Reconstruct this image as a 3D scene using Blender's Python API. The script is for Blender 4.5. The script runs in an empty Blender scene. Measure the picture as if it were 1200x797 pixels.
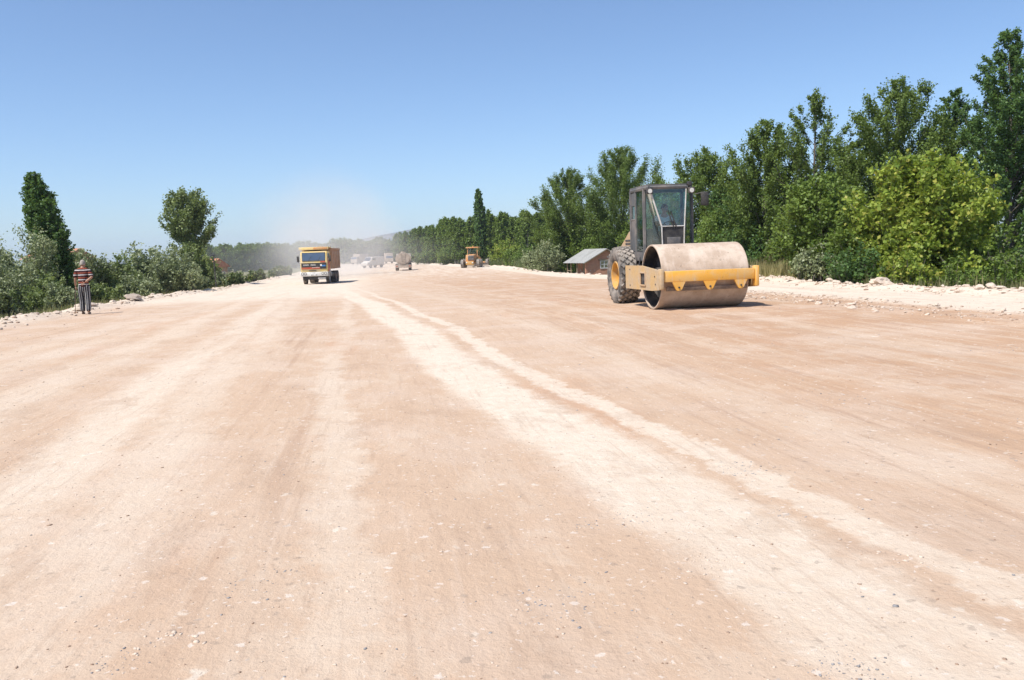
import bpy, bmesh, math, random
import numpy as np
from mathutils import Vector, Matrix, noise as mnoise

R = math.radians
random.seed(7)
S = bpy.context.scene
COL = S.collection

# ------------------------------------------------------------------ camera
CAM_H = 1.5
PITCH = math.atan(103.5 / 1000.0)
ROLL = R(2.0)
CAM_M = (Matrix.Translation((0, 0, CAM_H)) @ Matrix.Rotation(R(90) - PITCH, 4, 'X') @ Matrix.Rotation(-ROLL, 4, 'Z'))
cam = bpy.data.cameras.new('camera')
camo = bpy.data.objects.new('camera', cam)
COL.objects.link(camo)
camo.matrix_world = CAM_M
cam.sensor_width = 36.0
cam.lens = 30.0
cam.clip_start = 0.05
cam.clip_end = 20000
S.camera = camo


def ray(px, py):
    d = CAM_M.to_3x3() @ Vector(((px - 600) / 1000.0, -(py - 398.5) / 1000.0, -1.0))
    return d / d.y


def at(px, py, y):
    """the point of the photo's pixel at the distance y in front of the camera"""
    return Vector((0, 0, CAM_H)) + ray(px, py) * y


# ------------------------------------------------------------------ terrain
def sst(a, b, x):
    t = max(0.0, min(1.0, (x - a) / (b - a)))
    return t * t * (3 - 2 * t)


def edge_l(y):
    return -11.0 - 1.5 * sst(25, 50, y) - 2.0 * sst(120, 220, y) + 0.35 * mnoise.noise(Vector((y * 0.16, 3.1, 0)))


def edge_r(y):
    e = 16.2 + 2.9 * sst(27, 46, y) - 1.3 * sst(54, 72, y) * (1 - sst(90, 120, y)) - 0.085 * max(0.0, y - 130)
    return e + 0.4 * mnoise.noise(Vector((y * 0.14, 9.7, 0)))


def side(x, y):
    """metres beyond the road edge (negative on the road) and which side"""
    u = x + 0.155 * y
    l, r = edge_l(y) - u, u - edge_r(y)
    return (l, -1) if l > r else (r, 1)


def gz(x, y):
    prof = -0.72 * sst(16, 80, y)
    t, sd = side(x, y)
    u = x + 0.155 * y
    z = prof
    if t < 0.5:
        z += 0.035 * mnoise.noise(Vector((u * 0.35, y * 0.07, 1.0)))
        z += 0.012 * mnoise.noise(Vector((u * 1.7, y * 0.16, 4.0)))
        if u > 2.5:                                                     # wheel ruts and small windrows
            z += 0.03 * sst(2.5, 5, u) * mnoise.noise(Vector((u * 2.2, y * 0.10, 7.0)))
            rid = math.exp(-((u - 12.1) / 0.22) ** 2) + 0.8 * math.exp(-((u - 10.6) / 0.2) ** 2)
            z += 0.07 * rid * (0.5 + mnoise.noise(Vector((u * 0.6, y * 0.9, 2.0)))) * sst(40, 26, y)
    if t > -3:
        b = math.exp(-((t + 0.35) / 0.55) ** 2)
        z += b * (0.16 + 0.16 * mnoise.noise(Vector((x * 0.9, y * 0.6, 5.0)))) * (0.8 if sd < 0 else 1.0 - 0.6 * sst(52, 68, y) * (1 - sst(95, 115, y)))
    drop = 0.75 if sd < 0 else 1.0
    z -= drop * sst(0.0, 3.4 if sd > 0 else 4.5, t)
    if t > 1:
        z += sst(1, 6, t) * 0.3 * mnoise.noise(Vector((x * 0.13, y * 0.13, 8.0)))
    return z


def ground_at(px, py):
    d = ray(px, py)
    y = 2.0
    while y < 600:
        p = Vector((0, 0, CAM_H)) + d * y
        if p.z <= gz(p.x, p.y):
            break
        y += 0.05 if y < 40 else 0.2
    return p


# ------------------------------------------------------------------ node helpers
class NT:
    def __init__(self, mat):
        mat.use_nodes = True
        self.t = mat.node_tree
        self.t.nodes.clear()
        self.out = self.t.nodes.new('ShaderNodeOutputMaterial')

    def n(self, typ, **kw):
        nd = self.t.nodes.new(typ)
        for k, v in kw.items():
            setattr(nd, k, v)
        return nd

    def put(self, sock, v):
        if isinstance(v, bpy.types.NodeSocket):
            self.t.links.new(v, sock)
        elif v is not None:
            if hasattr(sock.default_value, '__len__') and not hasattr(v, '__len__'):
                v = (v, v, v)
            if hasattr(sock.default_value, '__len__') and len(sock.default_value) == 4 and len(v) == 3:
                v = (*v, 1)
            sock.default_value = v

    def m(self, op, a, b=None, c=None, clamp=False):
        nd = self.n('ShaderNodeMath', operation=op, use_clamp=clamp)
        for i, v in enumerate((a, b, c)):
            if v is not None:
                self.put(nd.inputs[i], v)
        return nd.outputs[0]

    def step(self, x, a, b, lo=0.0, hi=1.0):
        nd = self.n('ShaderNodeMapRange', interpolation_type='SMOOTHSTEP')
        for i, v in enumerate((x, a, b, lo, hi)):
            self.put(nd.inputs[i], v)
        return nd.outputs[0]

    def mix(self, f, a, b, mode='MIX'):
        nd = self.n('ShaderNodeMix', data_type='RGBA', blend_type=mode)
        self.put(nd.inputs[0], f)
        self.put(nd.inputs[6], a)
        self.put(nd.inputs[7], b)
        return nd.outputs[2]

    def noise(self, vec, scale, detail=4, rough=0.55, col=False):
        nd = self.n('ShaderNodeTexNoise')
        if vec is not None:
            self.put(nd.inputs['Vector'], vec)
        self.put(nd.inputs['Scale'], scale)
        self.put(nd.inputs['Detail'], detail)
        self.put(nd.inputs['Roughness'], rough)
        return nd.outputs[1 if col else 0]

    def xyz(self, x, y, z):
        nd = self.n('ShaderNodeCombineXYZ')
        for i, v in enumerate((x, y, z)):
            self.put(nd.inputs[i], v)
        return nd.outputs[0]

    def obj(self):
        return self.n('ShaderNodeTexCoord').outputs['Object']

    def bump(self, h, strength=0.3, dist=0.02):
        nd = self.n('ShaderNodeBump')
        self.put(nd.inputs['Strength'], strength)
        self.put(nd.inputs['Distance'], dist)
        self.put(nd.inputs['Height'], h)
        return nd.outputs[0]

    def bsdf(self, col, rough=0.7, metal=0.0, normal=None, spec=0.5):
        b = self.n('ShaderNodeBsdfPrincipled')
        self.put(b.inputs['Base Color'], col)
        self.put(b.inputs['Roughness'], rough)
        self.put(b.inputs['Metallic'], metal)
        self.put(b.inputs['Specular IOR Level'], spec)
        if normal is not None:
            self.put(b.inputs['Normal'], normal)
        return b.outputs[0]

    def surf(self, s):
        self.t.links.new(s, self.out.inputs['Surface'])


MATS = {}


def paint(name, col, col2=None, scale=3.0, rough=0.6, metal=0.0, lo=0.4, hi=0.65, bump=0.1, fine=None, spec=0.4):
    """a coat of colour with worn or dusty patches of a second colour"""
    m = bpy.data.materials.new(name)
    t = NT(m)
    o = t.obj()
    c2 = col2 or tuple(c * 0.8 for c in col)
    f = t.step(t.noise(o, scale, 6, 0.65), lo, hi)
    c = t.mix(f, col, c2)
    f2 = t.noise(o, (fine or scale * 9), 4)
    c = t.mix(t.m('MULTIPLY', t.step(f2, 0.35, 0.7), 0.28), c, tuple(x * 0.55 for x in col))
    t.surf(t.bsdf(c, rough, metal, t.bump(f2, bump, 0.01), spec))
    MATS[name] = m
    return m


def leafmat(name, dark, light, trans=0.3, odd=None):
    m = bpy.data.materials.new(name)
    t = NT(m)
    rnd = t.n('ShaderNodeNewGeometry').outputs['Random Per Island']
    big = t.step(t.noise(t.obj(), 0.55, 3), 0.35, 0.65)
    f = t.m('ADD', t.m('MULTIPLY', rnd, 0.6), t.m('MULTIPLY', big, 0.4))
    c = t.mix(f, dark, light)
    if odd:
        c = t.mix(t.m('MULTIPLY', t.m('GREATER_THAN', t.m('FRACT', t.m('MULTIPLY', rnd, 37.0)), 0.86), 0.8), c, odd)
    b = t.bsdf(c, 0.5, 0, None, 0.35)
    tr = t.n('ShaderNodeBsdfTranslucent')
    t.put(tr.inputs[0], t.mix(0.5, c, (0.20, 0.26, 0.02)))
    mx = t.n('ShaderNodeMixShader')
    t.put(mx.inputs[0], trans)
    t.t.links.new(b, mx.inputs[1])
    t.t.links.new(tr.outputs[0], mx.inputs[2])
    t.surf(mx.outputs[0])
    MATS[name] = m
    return m


# ------------------------------------------------------------------ mesh helpers
def box(bm, c, s, bev=0.0, rot=None):
    mt = Matrix.Translation(c)
    if rot is not None:
        mt = mt @ (Matrix.Rotation(rot[2], 4, 'Z') @ Matrix.Rotation(rot[1], 4, 'Y') @ Matrix.Rotation(rot[0], 4, 'X'))
    r = bmesh.ops.create_cube(bm, size=1.0, matrix=mt @ Matrix.Diagonal((*s, 1)))
    if bev:
        es = list({e for v in r['verts'] for e in v.link_edges})
        bmesh.ops.bevel(bm, geom=es, offset=bev, segments=2, affect='EDGES', profile=0.5)


def cyl(bm, p0, p1, r0, r1=None, seg=20):
    p0, p1 = Vector(p0), Vector(p1)
    d = p1 - p0
    q = d.to_track_quat('Z', 'Y').to_matrix().to_4x4()
    bmesh.ops.create_cone(bm, cap_ends=True, segments=seg, radius1=r0, radius2=r0 if r1 is None else r1,
                          depth=d.length, matrix=Matrix.Translation((p0 + p1) / 2) @ q)


def tube(bm, pts, rad, seg=8, cap=True):
    pts = [Vector(p) for p in pts]
    rads = rad if hasattr(rad, '__len__') else [rad] * len(pts)
    rings = []
    for i, p in enumerate(pts):
        d = (pts[min(i + 1, len(pts) - 1)] - pts[max(i - 1, 0)]).normalized()
        a = d.orthogonal().normalized() if i == 0 else (a - d * a.dot(d)).normalized()
        b = d.cross(a)
        rings.append([bm.verts.new(p + (a * math.cos(k * 2 * math.pi / seg) + b * math.sin(k * 2 * math.pi / seg)) * rads[i]) for k in range(seg)])
    for r0, r1 in zip(rings, rings[1:]):
        for k in range(seg):
            bm.faces.new((r0[k], r0[(k + 1) % seg], r1[(k + 1) % seg], r1[k]))
    if cap:
        bm.faces.new(rings[0][::-1])
        bm.faces.new(rings[-1])


def prism(bm, pts, axis, a0, a1):
    """polygon pts extruded along an axis; for x the points are (y,z), for y (x,z), for z (x,y)"""
    def mk(p, a):
        return {'x': (a, p[0], p[1]), 'y': (p[0], a, p[1]), 'z': (p[0], p[1], a)}[axis]
    v0 = [bm.verts.new(mk(p, a0)) for p in pts]
    v1 = [bm.verts.new(mk(p, a1)) for p in pts]
    n = len(pts)
    fs = [bm.faces.new(v0), bm.faces.new(v1[::-1])]
    for i in range(n):
        fs.append(bm.faces.new((v0[i], v1[i], v1[(i + 1) % n], v0[(i + 1) % n])))
    bmesh.ops.recalc_face_normals(bm, faces=fs)


def lathe(bm, prof, c=(0, 0, 0), seg=48, closed=True):
    """profile of (x, r) turned about the x axis"""
    c = Vector(c)
    rings = []
    for x, r in prof:
        rings.append([bm.verts.new(c + Vector((x, r * math.cos(2 * math.pi * k / seg), r * math.sin(2 * math.pi * k / seg)))) for k in range(seg)])
    pairs = list(zip(rings, rings[1:])) + ([(rings[-1], rings[0])] if closed else [])
    fs = []
    for r0, r1 in pairs:
        for k in range(seg):
            fs.append(bm.faces.new((r0[k], r0[(k + 1) % seg], r1[(k + 1) % seg], r1[k])))
    bmesh.ops.recalc_face_normals(bm, faces=fs)


def plate(bm, quad, th):
    """a sheet with thickness on any planar polygon"""
    q = [Vector(p) for p in quad]
    n = (q[1] - q[0]).cross(q[-1] - q[0]).normalized() * th / 2
    a = [bm.verts.new(p + n) for p in q]
    b = [bm.verts.new(p - n) for p in q]
    fs = [bm.faces.new(a), bm.faces.new(b[::-1])]
    for i in range(len(q)):
        j = (i + 1) % len(q)
        fs.append(bm.faces.new((a[i], b[i], b[j], a[j])))
    bmesh.ops.recalc_face_normals(bm, faces=fs)


def obj(name, bm, mat, parent=None, smooth=True, ang=38):
    me = bpy.data.meshes.new(name)
    bm.to_mesh(me)
    bm.free()
    return link(name, me, mat, parent, smooth, ang)


def link(name, me, mat, parent=None, smooth=True, ang=38):
    if mat is not None:
        for m in (mat if isinstance(mat, (list, tuple)) else [mat]):
            me.materials.append(MATS[m] if isinstance(m, str) else m)
    if smooth:
        me.polygons.foreach_set('use_smooth', [True] * len(me.polygons))
        me.set_sharp_from_angle(angle=R(ang))
    o = bpy.data.objects.new(name, me)
    COL.objects.link(o)
    o.parent = parent
    return o


def B():
    return bmesh.new()


def tag(o, label, cat, group=None, kind=None):
    if label:
        o['label'] = label
    if cat:
        o['category'] = cat
    if group:
        o['group'] = group
    if kind:
        o['kind'] = kind
    return o


def thing(name, label, cat, loc=(0, 0, 0), rz=0.0, group=None, rot=None, scale=1.0):
    o = bpy.data.objects.new(name, None)
    o.empty_display_size = 0.2
    COL.objects.link(o)
    o.location = loc
    o.rotation_euler = rot if rot else (0, 0, rz)
    o.scale = (scale,) * 3 if not hasattr(scale, '__len__') else scale
    return tag(o, label, cat, group)


def npmesh(name, V, F):
    """mesh from a numpy vertex array and a quad or triangle index array"""
    me = bpy.data.meshes.new(name)
    k = F.shape[1]
    me.vertices.add(len(V))
    me.vertices.foreach_set('co', np.ascontiguousarray(V, dtype=np.float32).ravel())
    me.loops.add(F.size)
    me.loops.foreach_set('vertex_index', np.ascontiguousarray(F, dtype=np.int32).ravel())
    me.polygons.add(len(F))
    me.polygons.foreach_set('loop_start', np.arange(0, F.size, k, dtype=np.int32))
    me.update(calc_edges=True)
    return me


# ------------------------------------------------------------------ materials
PALE = (0.56, 0.47, 0.385)
TAN = (0.478, 0.344, 0.243)
BROWN = (0.425, 0.274, 0.174)
DUST = (0.50, 0.40, 0.31)


def road_material():
    m = bpy.data.materials.new('road_soil')
    t = NT(m)
    o = t.obj()
    sp = t.n('ShaderNodeSeparateXYZ')
    t.put(sp.inputs[0], o)
    x, y, z = sp.outputs
    u = t.m('ADD', x, t.m('MULTIPLY', y, 0.155))
    far = t.step(y, 8, 45)
    # coordinates drawn out along the road
    st = t.xyz(t.m('MULTIPLY', u, 1.0), t.m('MULTIPLY', y, 0.10), 0.0)
    st2 = t.xyz(t.m('MULTIPLY', u, 1.0), t.m('MULTIPLY', y, 0.035), 3.0)
    streak = t.noise(st, 1.3, 5, 0.6)
    streak2 = t.noise(st2, 2.6, 4, 0.6)
    patch = t.noise(o, 0.55, 5, 0.6)
    fine = t.noise(o, 7.0, 6, 0.7)
    scuff = t.noise(t.xyz(t.m('MULTIPLY', u, 1.0), t.m('MULTIPLY', y, 0.45), 0.0), 2.6, 6, 0.7)
    ragged = t.m('MULTIPLY', t.m('SUBTRACT', t.noise(o, 1.8, 8, 0.72), 0.5), 1.1)
    slow = t.m('MULTIPLY', t.m('SUBTRACT', t.noise(t.xyz(0.0, t.m('MULTIPLY', y, 0.13), 5.0), 1.0, 2), 0.5), 0.9)
    # compacted soil: browner towards the machine's side
    c = t.mix(t.step(t.m('ADD', u, t.m('MULTIPLY', patch, 3.0)), 3.2, 7.5), TAN, BROWN)
    c = t.mix(t.m('MULTIPLY', t.step(patch, 0.45, 0.64), 0.5), c, (0.535, 0.425, 0.338))
    c = t.mix(t.m('MULTIPLY', t.step(streak, 0.52, 0.70), 0.55), c, (0.510, 0.401, 0.306))
    c = t.mix(t.m('MULTIPLY', t.step(streak2, 0.40, 0.28), 0.45), c, (0.350, 0.225, 0.151))
    red = t.noise(t.xyz(t.m('MULTIPLY', u, 1.0), t.m('MULTIPLY', y, 0.2), 9.0), 0.8, 4, 0.6)
    c = t.mix(t.m('MULTIPLY', t.step(red, 0.56, 0.72), 0.5), c, (0.450, 0.271, 0.170))
    # pale dust left by tyres: centre at y=0, drift per metre, half width, strength
    pale = None
    for c0, k, w, s, soft in ((-0.22, -0.03, 0.17, 0.5, 0.3), (-1.45, -0.055, 0.26, 0.5, 0.7), (-2.2, -0.05, 0.34, 0.72, 0.5),
                              (-3.7, -0.045, 0.36, 0.5, 0.7), (-5.4, -0.02, 0.3, 0.36, 0.8), (-6.6, 0.0, 0.3, 0.3, 0.8), (3.95, -0.055, 0.25, 0.26, 0.8), (5.6, -0.03, 0.2, 0.2, 0.8), (7.4, 0.02, 0.25, 0.25, 0.8)):
        d = t.m('ABSOLUTE', t.m('ADD', t.m('SUBTRACT', t.m('SUBTRACT', u, c0), t.m('MULTIPLY', y, k)), t.m('ADD', slow, t.m('MULTIPLY', ragged, 0.7))))
        f = t.m('MULTIPLY', t.step(d, w * (1.2 + soft), w * (0.6 - 0.5 * soft)), s)
        pale = f if pale is None else t.m('MAXIMUM', pale, f)
    brk = t.noise(t.xyz(t.m('MULTIPLY', u, 0.7), t.m('MULTIPLY', y, 0.22), 14.0), 1.1, 4, 0.6)
    pale = t.m('MULTIPLY', pale, t.step(brk, 0.32, 0.50, 0.35, 1.0))
    for c0, k, w, s, lo in ((2.04, -0.083, 0.46, 1.0, 0.9), (2.74, -0.076, 0.15, 0.85, 0.5)):
        d = t.m('ABSOLUTE', t.m('ADD', t.m('SUBTRACT', t.m('SUBTRACT', u, c0), t.m('MULTIPLY', y, k)), t.m('ADD', slow, t.m('MULTIPLY', ragged, 0.6))))
        f = t.m('MULTIPLY', t.m('MULTIPLY', t.step(d, w * 1.2, w * 0.6), s), t.step(brk, 0.30, 0.45, lo, 1.0))
        pale = t.m('MAXIMUM', pale, f)
    pale = t.m('MULTIPLY', pale, t.step(scuff, 0.26, 0.52, 0.6, 1.0))
    pale = t.m('MULTIPLY', pale, t.step(y, 2.5, 8.0, 0.75, 1.0))
    # the churned white crossing about the lorry
    cross = t.m('MULTIPLY', t.step(t.m('ADD', y, t.m('MULTIPLY', ragged, 7.0)), 30, 40), t.step(t.m('ADD', u, t.m('MULTIPLY', ragged, 4.5)), 2.0, -3.0))
    cross = t.m('MULTIPLY', cross, t.step(streak, 0.25, 0.55, 0.55, 1.0))
    pale = t.m('MAXIMUM', pale, cross)
    fary = t.m('MULTIPLY', t.step(y, 55, 120), t.step(streak, 0.35, 0.62, 0.25, 0.85))
    pale = t.m('MAXIMUM', pale, fary)
    # the pale haul strips at both edges
    er = t.m('ADD', t.m('ADD', 16.2, t.step(y, 27, 46, 0, 2.9)), t.m('MULTIPLY', t.m('MAXIMUM', t.m('SUBTRACT', y, 130), 0.0), -0.085))
    dr = t.m('SUBTRACT', er, u)
    right = t.m('MULTIPLY', t.step(t.m('ADD', dr, t.m('MULTIPLY', ragged, 0.7)), 4.6, 3.9), t.step(streak2, 0.25, 0.45, 0.6, 1.0))
    pale = t.m('MAXIMUM', pale, right)
    el = t.m('SUBTRACT', -11.0, t.step(y, 25, 50, 0, 1.5))
    dl = t.m('SUBTRACT', u, el)
    pale = t.m('MAXIMUM', pale, t.m('MULTIPLY', t.step(t.m('ADD', dl, ragged), 1.6, 0.3), 0.9))
    c = t.mix(pale, c, t.mix(t.step(fine, 0.3, 0.75), (0.575, 0.476, 0.373), (0.630, 0.551, 0.452)))
    # blotches, crumbs and crushed stone
    c = t.mix(t.m('MULTIPLY', t.step(fine, 0.56, 0.78), 0.30), c, (0.600, 0.501, 0.398))
    c = t.mix(t.m('MULTIPLY', t.step(t.noise(o, 16, 5, 0.7), 0.60, 0.74), 0.35), c, (0.300, 0.201, 0.136))
    sp1 = t.noise(t.xyz(x, t.m('MULTIPLY', y, 0.8), 0.0), 3.6, 3, 0.7)
    c = t.mix(t.m('MULTIPLY', t.step(sp1, 0.655, 0.72), 0.6), c, (0.660, 0.592, 0.495))
    sp2 = t.noise(t.xyz(x, y, 31.0), 4.5, 4, 0.75)
    c = t.mix(t.m('MULTIPLY', t.step(sp2, 0.68, 0.74), 0.6), c, (0.260, 0.201, 0.155))
    # damp, scraped and crumbly places with edges of their own
    blot = t.noise(t.xyz(t.m('MULTIPLY', u, 1.0), t.m('MULTIPLY', y, 0.55), 50.0), 1.5, 8, 0.72)
    c = t.mix(t.m('MULTIPLY', t.step(blot, 0.53, 0.60), 0.30), c, (0.560, 0.456, 0.354))
    c = t.mix(t.m('MULTIPLY', t.step(blot, 0.46, 0.38), 0.28), c, (0.360, 0.246, 0.170))
    rk = t.noise(t.xyz(t.m('MULTIPLY', u, 1.0), t.m('MULTIPLY', y, 0.06), 70.0), 6.0, 4, 0.6)
    c = t.mix(t.m('MULTIPLY', t.m('MULTIPLY', t.step(rk, 0.54, 0.66), 0.35), t.step(u, 1.5, 4.0)), c, (0.540, 0.431, 0.330))
    c = t.mix(t.m('MULTIPLY', t.m('MULTIPLY', t.step(rk, 0.44, 0.34), 0.35), t.step(u, 1.5, 4.0)), c, (0.320, 0.210, 0.146))
    ln = t.noise(t.xyz(t.m('MULTIPLY', u, 1.0), t.m('MULTIPLY', y, 0.05), 90.0), 15.0, 3, 0.6)
    c = t.mix(t.m('MULTIPLY', t.step(ln, 0.56, 0.68), 0.22), c, (0.55, 0.44, 0.35))
    c = t.mix(t.m('MULTIPLY', t.step(ln, 0.44, 0.32), 0.22), c, (0.33, 0.225, 0.16))
    # grit: small chips of pale and dark stone pressed into the surface
    wob = t.n('ShaderNodeVectorMath', operation='MULTIPLY_ADD')
    t.put(wob.inputs[0], t.noise(o, 22.0, 3, 0.7, True))
    t.put(wob.inputs[1], (0.075, 0.075, 0.0))
    t.put(wob.inputs[2], o)
    for sc, lo, hi in ((34.0, 0.84, 0.9), (15.0, 0.945, 0.96)):
        vo = t.n('ShaderNodeTexVoronoi')
        t.put(vo.inputs['Vector'], wob.outputs[0])
        t.put(vo.inputs['Scale'], sc)
        sv = t.n('ShaderNodeSeparateColor')
        t.put(sv.inputs[0], vo.outputs['Color'])
        dot = t.step(vo.outputs['Distance'], 0.34, 0.20)
        c = t.mix(t.m('MULTIPLY', t.m('MULTIPLY', dot, t.step(sv.outputs[0], lo, hi)), 0.65), c, (0.64, 0.565, 0.49))
        c = t.mix(t.m('MULTIPLY', t.m('MULTIPLY', dot, t.step(sv.outputs[1], lo, hi)), 0.42), c, (0.24, 0.19, 0.155))
    h = t.m('ADD', t.m('MULTIPLY', fine, 0.5), t.m('MULTIPLY', t.noise(o, 30, 6, 0.75), 0.35))
    h = t.m('ADD', h, t.m('MULTIPLY', scuff, 0.8))
    t.surf(t.bsdf(c, 0.95, 0, t.bump(h, 0.75, 0.035), 0.1))
    return m


def field_material():
    m = bpy.data.materials.new('field_soil')
    t = NT(m)
    o = t.obj()
    a = t.step(t.noise(o, 0.35, 5), 0.35, 0.65)
    c = t.mix(a, (0.10, 0.115, 0.045), (0.22, 0.20, 0.115))
    c = t.mix(t.step(t.noise(o, 2.2, 5), 0.5, 0.7), c, (0.27, 0.235, 0.17))
    c = t.mix(t.m('MULTIPLY', t.step(t.noise(o, 0.004, 3), 0.4, 0.6), 0.5), c, (0.24, 0.22, 0.11))
    t.surf(t.bsdf(c, 0.95, 0, t.bump(t.noise(o, 9, 6, 0.7), 0.8, 0.08), 0.1))
    return m


def hill_material():
    m = bpy.data.materials.new('hill_scrub')
    t = NT(m)
    o = t.obj()
    a = t.step(t.noise(o, 0.004, 6, 0.65), 0.4, 0.6)
    c = t.mix(a, (0.03, 0.045, 0.04), (0.11, 0.095, 0.075))
    t.surf(t.bsdf(c, 1.0, 0, None, 0.05))
    return m


MATS['road'] = road_material()
MATS['field'] = field_material()
MATS['hill'] = hill_material()


def glassmat(name, tint, gloss=0.12):
    m = bpy.data.materials.new(name)
    t = NT(m)
    tr = t.n('ShaderNodeBsdfTransparent')
    t.put(tr.inputs[0], tint)
    g = t.n('ShaderNodeBsdfGlossy')
    t.put(g.inputs[0], (0.9, 0.95, 0.95))
    t.put(g.inputs[1], 0.03)
    df = t.n('ShaderNodeBsdfDiffuse')
    t.put(df.inputs[0], (0.5, 0.44, 0.36))
    fr = t.n('ShaderNodeLayerWeight')
    t.put(fr.inputs[0], 0.3)
    mx = t.n('ShaderNodeMixShader')
    t.put(mx.inputs[0], t.m('ADD', t.m('MULTIPLY', fr.outputs[0], 0.5), gloss, clamp=True))
    t.t.links.new(tr.outputs[0], mx.inputs[1])
    t.t.links.new(g.outputs[0], mx.inputs[2])
    mx2 = t.n('ShaderNodeMixShader')                      # a film of dust on the pane
    t.put(mx2.inputs[0], t.m('MULTIPLY', t.step(t.noise(t.obj(), 2.5, 4), 0.35, 0.75), 0.08))
    t.t.links.new(mx.outputs[0], mx2.inputs[1])
    t.t.links.new(df.outputs[0], mx2.inputs[2])
    t.surf(mx2.outputs[0])
    MATS[name] = m


glassmat('cab_glass', (0.80, 0.90, 0.91), 0.035)
paint('orange_paint', (0.75, 0.40, 0.07), (0.68, 0.47, 0.22), 2.5, 0.55, lo=0.45, hi=0.75)
paint('dusty_yellow', (0.55, 0.36, 0.16), (0.48, 0.37, 0.25), 2.0, 0.75, lo=0.35, hi=0.65, bump=0.2)
paint('tan_paint', (0.50, 0.33, 0.18), (0.44, 0.34, 0.25), 3, 0.7)
paint('rim_yellow', (0.60, 0.31, 0.055), (0.46, 0.32, 0.17), 3.5, 0.6)
paint('cab_grey', (0.10, 0.10, 0.10), (0.22, 0.19, 0.165), 2.2, 0.6, lo=0.4, hi=0.7)
paint('black_plastic', (0.025, 0.025, 0.028), (0.075, 0.068, 0.06), 3, 0.6)
paint('dark_metal', (0.035, 0.034, 0.035), (0.12, 0.10, 0.085), 4, 0.6)
paint('tyre_rubber', (0.075, 0.068, 0.062), (0.30, 0.26, 0.22), 3.0, 0.9, lo=0.38, hi=0.62, bump=0.2)
paint('tyre_side', (0.24, 0.215, 0.19), (0.38, 0.33, 0.28), 3, 0.9)
paint('white_metal', (0.62, 0.60, 0.56), (0.45, 0.40, 0.34), 4, 0.6)
paint('lamp_lens', (0.75, 0.74, 0.70), (0.6, 0.58, 0.52), 8, 0.2)
paint('scraper_steel', (0.16, 0.13, 0.11), (0.27, 0.22, 0.18), 4, 0.8)
paint('seat_cloth', (0.03, 0.035, 0.06), None, 5, 0.9)


def beam_material():
    m = bpy.data.materials.new('beam_paint')
    t = NT(m)
    o = t.obj()
    mp = t.n('ShaderNodeMapping')
    t.put(mp.inputs['Vector'], o)
    mp.inputs['Scale'].default_value = (9, 2, 1.2)
    c = t.mix(t.step(t.noise(o, 2.0, 6, 0.7), 0.4, 0.7), (0.76, 0.39, 0.06), (0.68, 0.45, 0.19))
    c = t.mix(t.m('MULTIPLY', t.step(t.noise(mp.outputs[0], 1.0, 5, 0.7), 0.52, 0.68), 0.6), c, (0.60, 0.48, 0.34))
    c = t.mix(t.m('MULTIPLY', t.step(t.noise(o, 17, 5, 0.75), 0.62, 0.70), 0.7), c, (0.22, 0.15, 0.10))
    t.surf(t.bsdf(c, 0.6, 0.0, t.bump(t.noise(o, 20, 5, 0.7), 0.2, 0.01), 0.35))
    MATS['beam_paint'] = m


beam_material()


def drum_material():
    m = bpy.data.materials.new('drum_steel')
    t = NT(m)
    o = t.obj()
    a = t.noise(o, 2.2, 7, 0.7)
    c = t.mix(t.step(a, 0.35, 0.62), (0.56, 0.455, 0.36), (0.42, 0.32, 0.24))
    st = t.n('ShaderNodeMapping')
    t.put(st.inputs['Vector'], o)
    st.inputs['Scale'].default_value = (6, 1, 1)
    c = t.mix(t.m('MULTIPLY', t.step(t.noise(st.outputs[0], 1.6, 5, 0.7), 0.5, 0.7), 0.5), c, (0.60, 0.51, 0.43))
    c = t.mix(t.m('MULTIPLY', t.step(t.noise(o, 11, 4, 0.7), 0.62, 0.72), 0.8), c, (0.16, 0.12, 0.10))
    t.surf(t.bsdf(c, 0.75, 0.0, t.bump(t.noise(o, 14, 6, 0.7), 0.25, 0.02), 0.3))
    MATS['drum_steel'] = m


drum_material()

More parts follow.
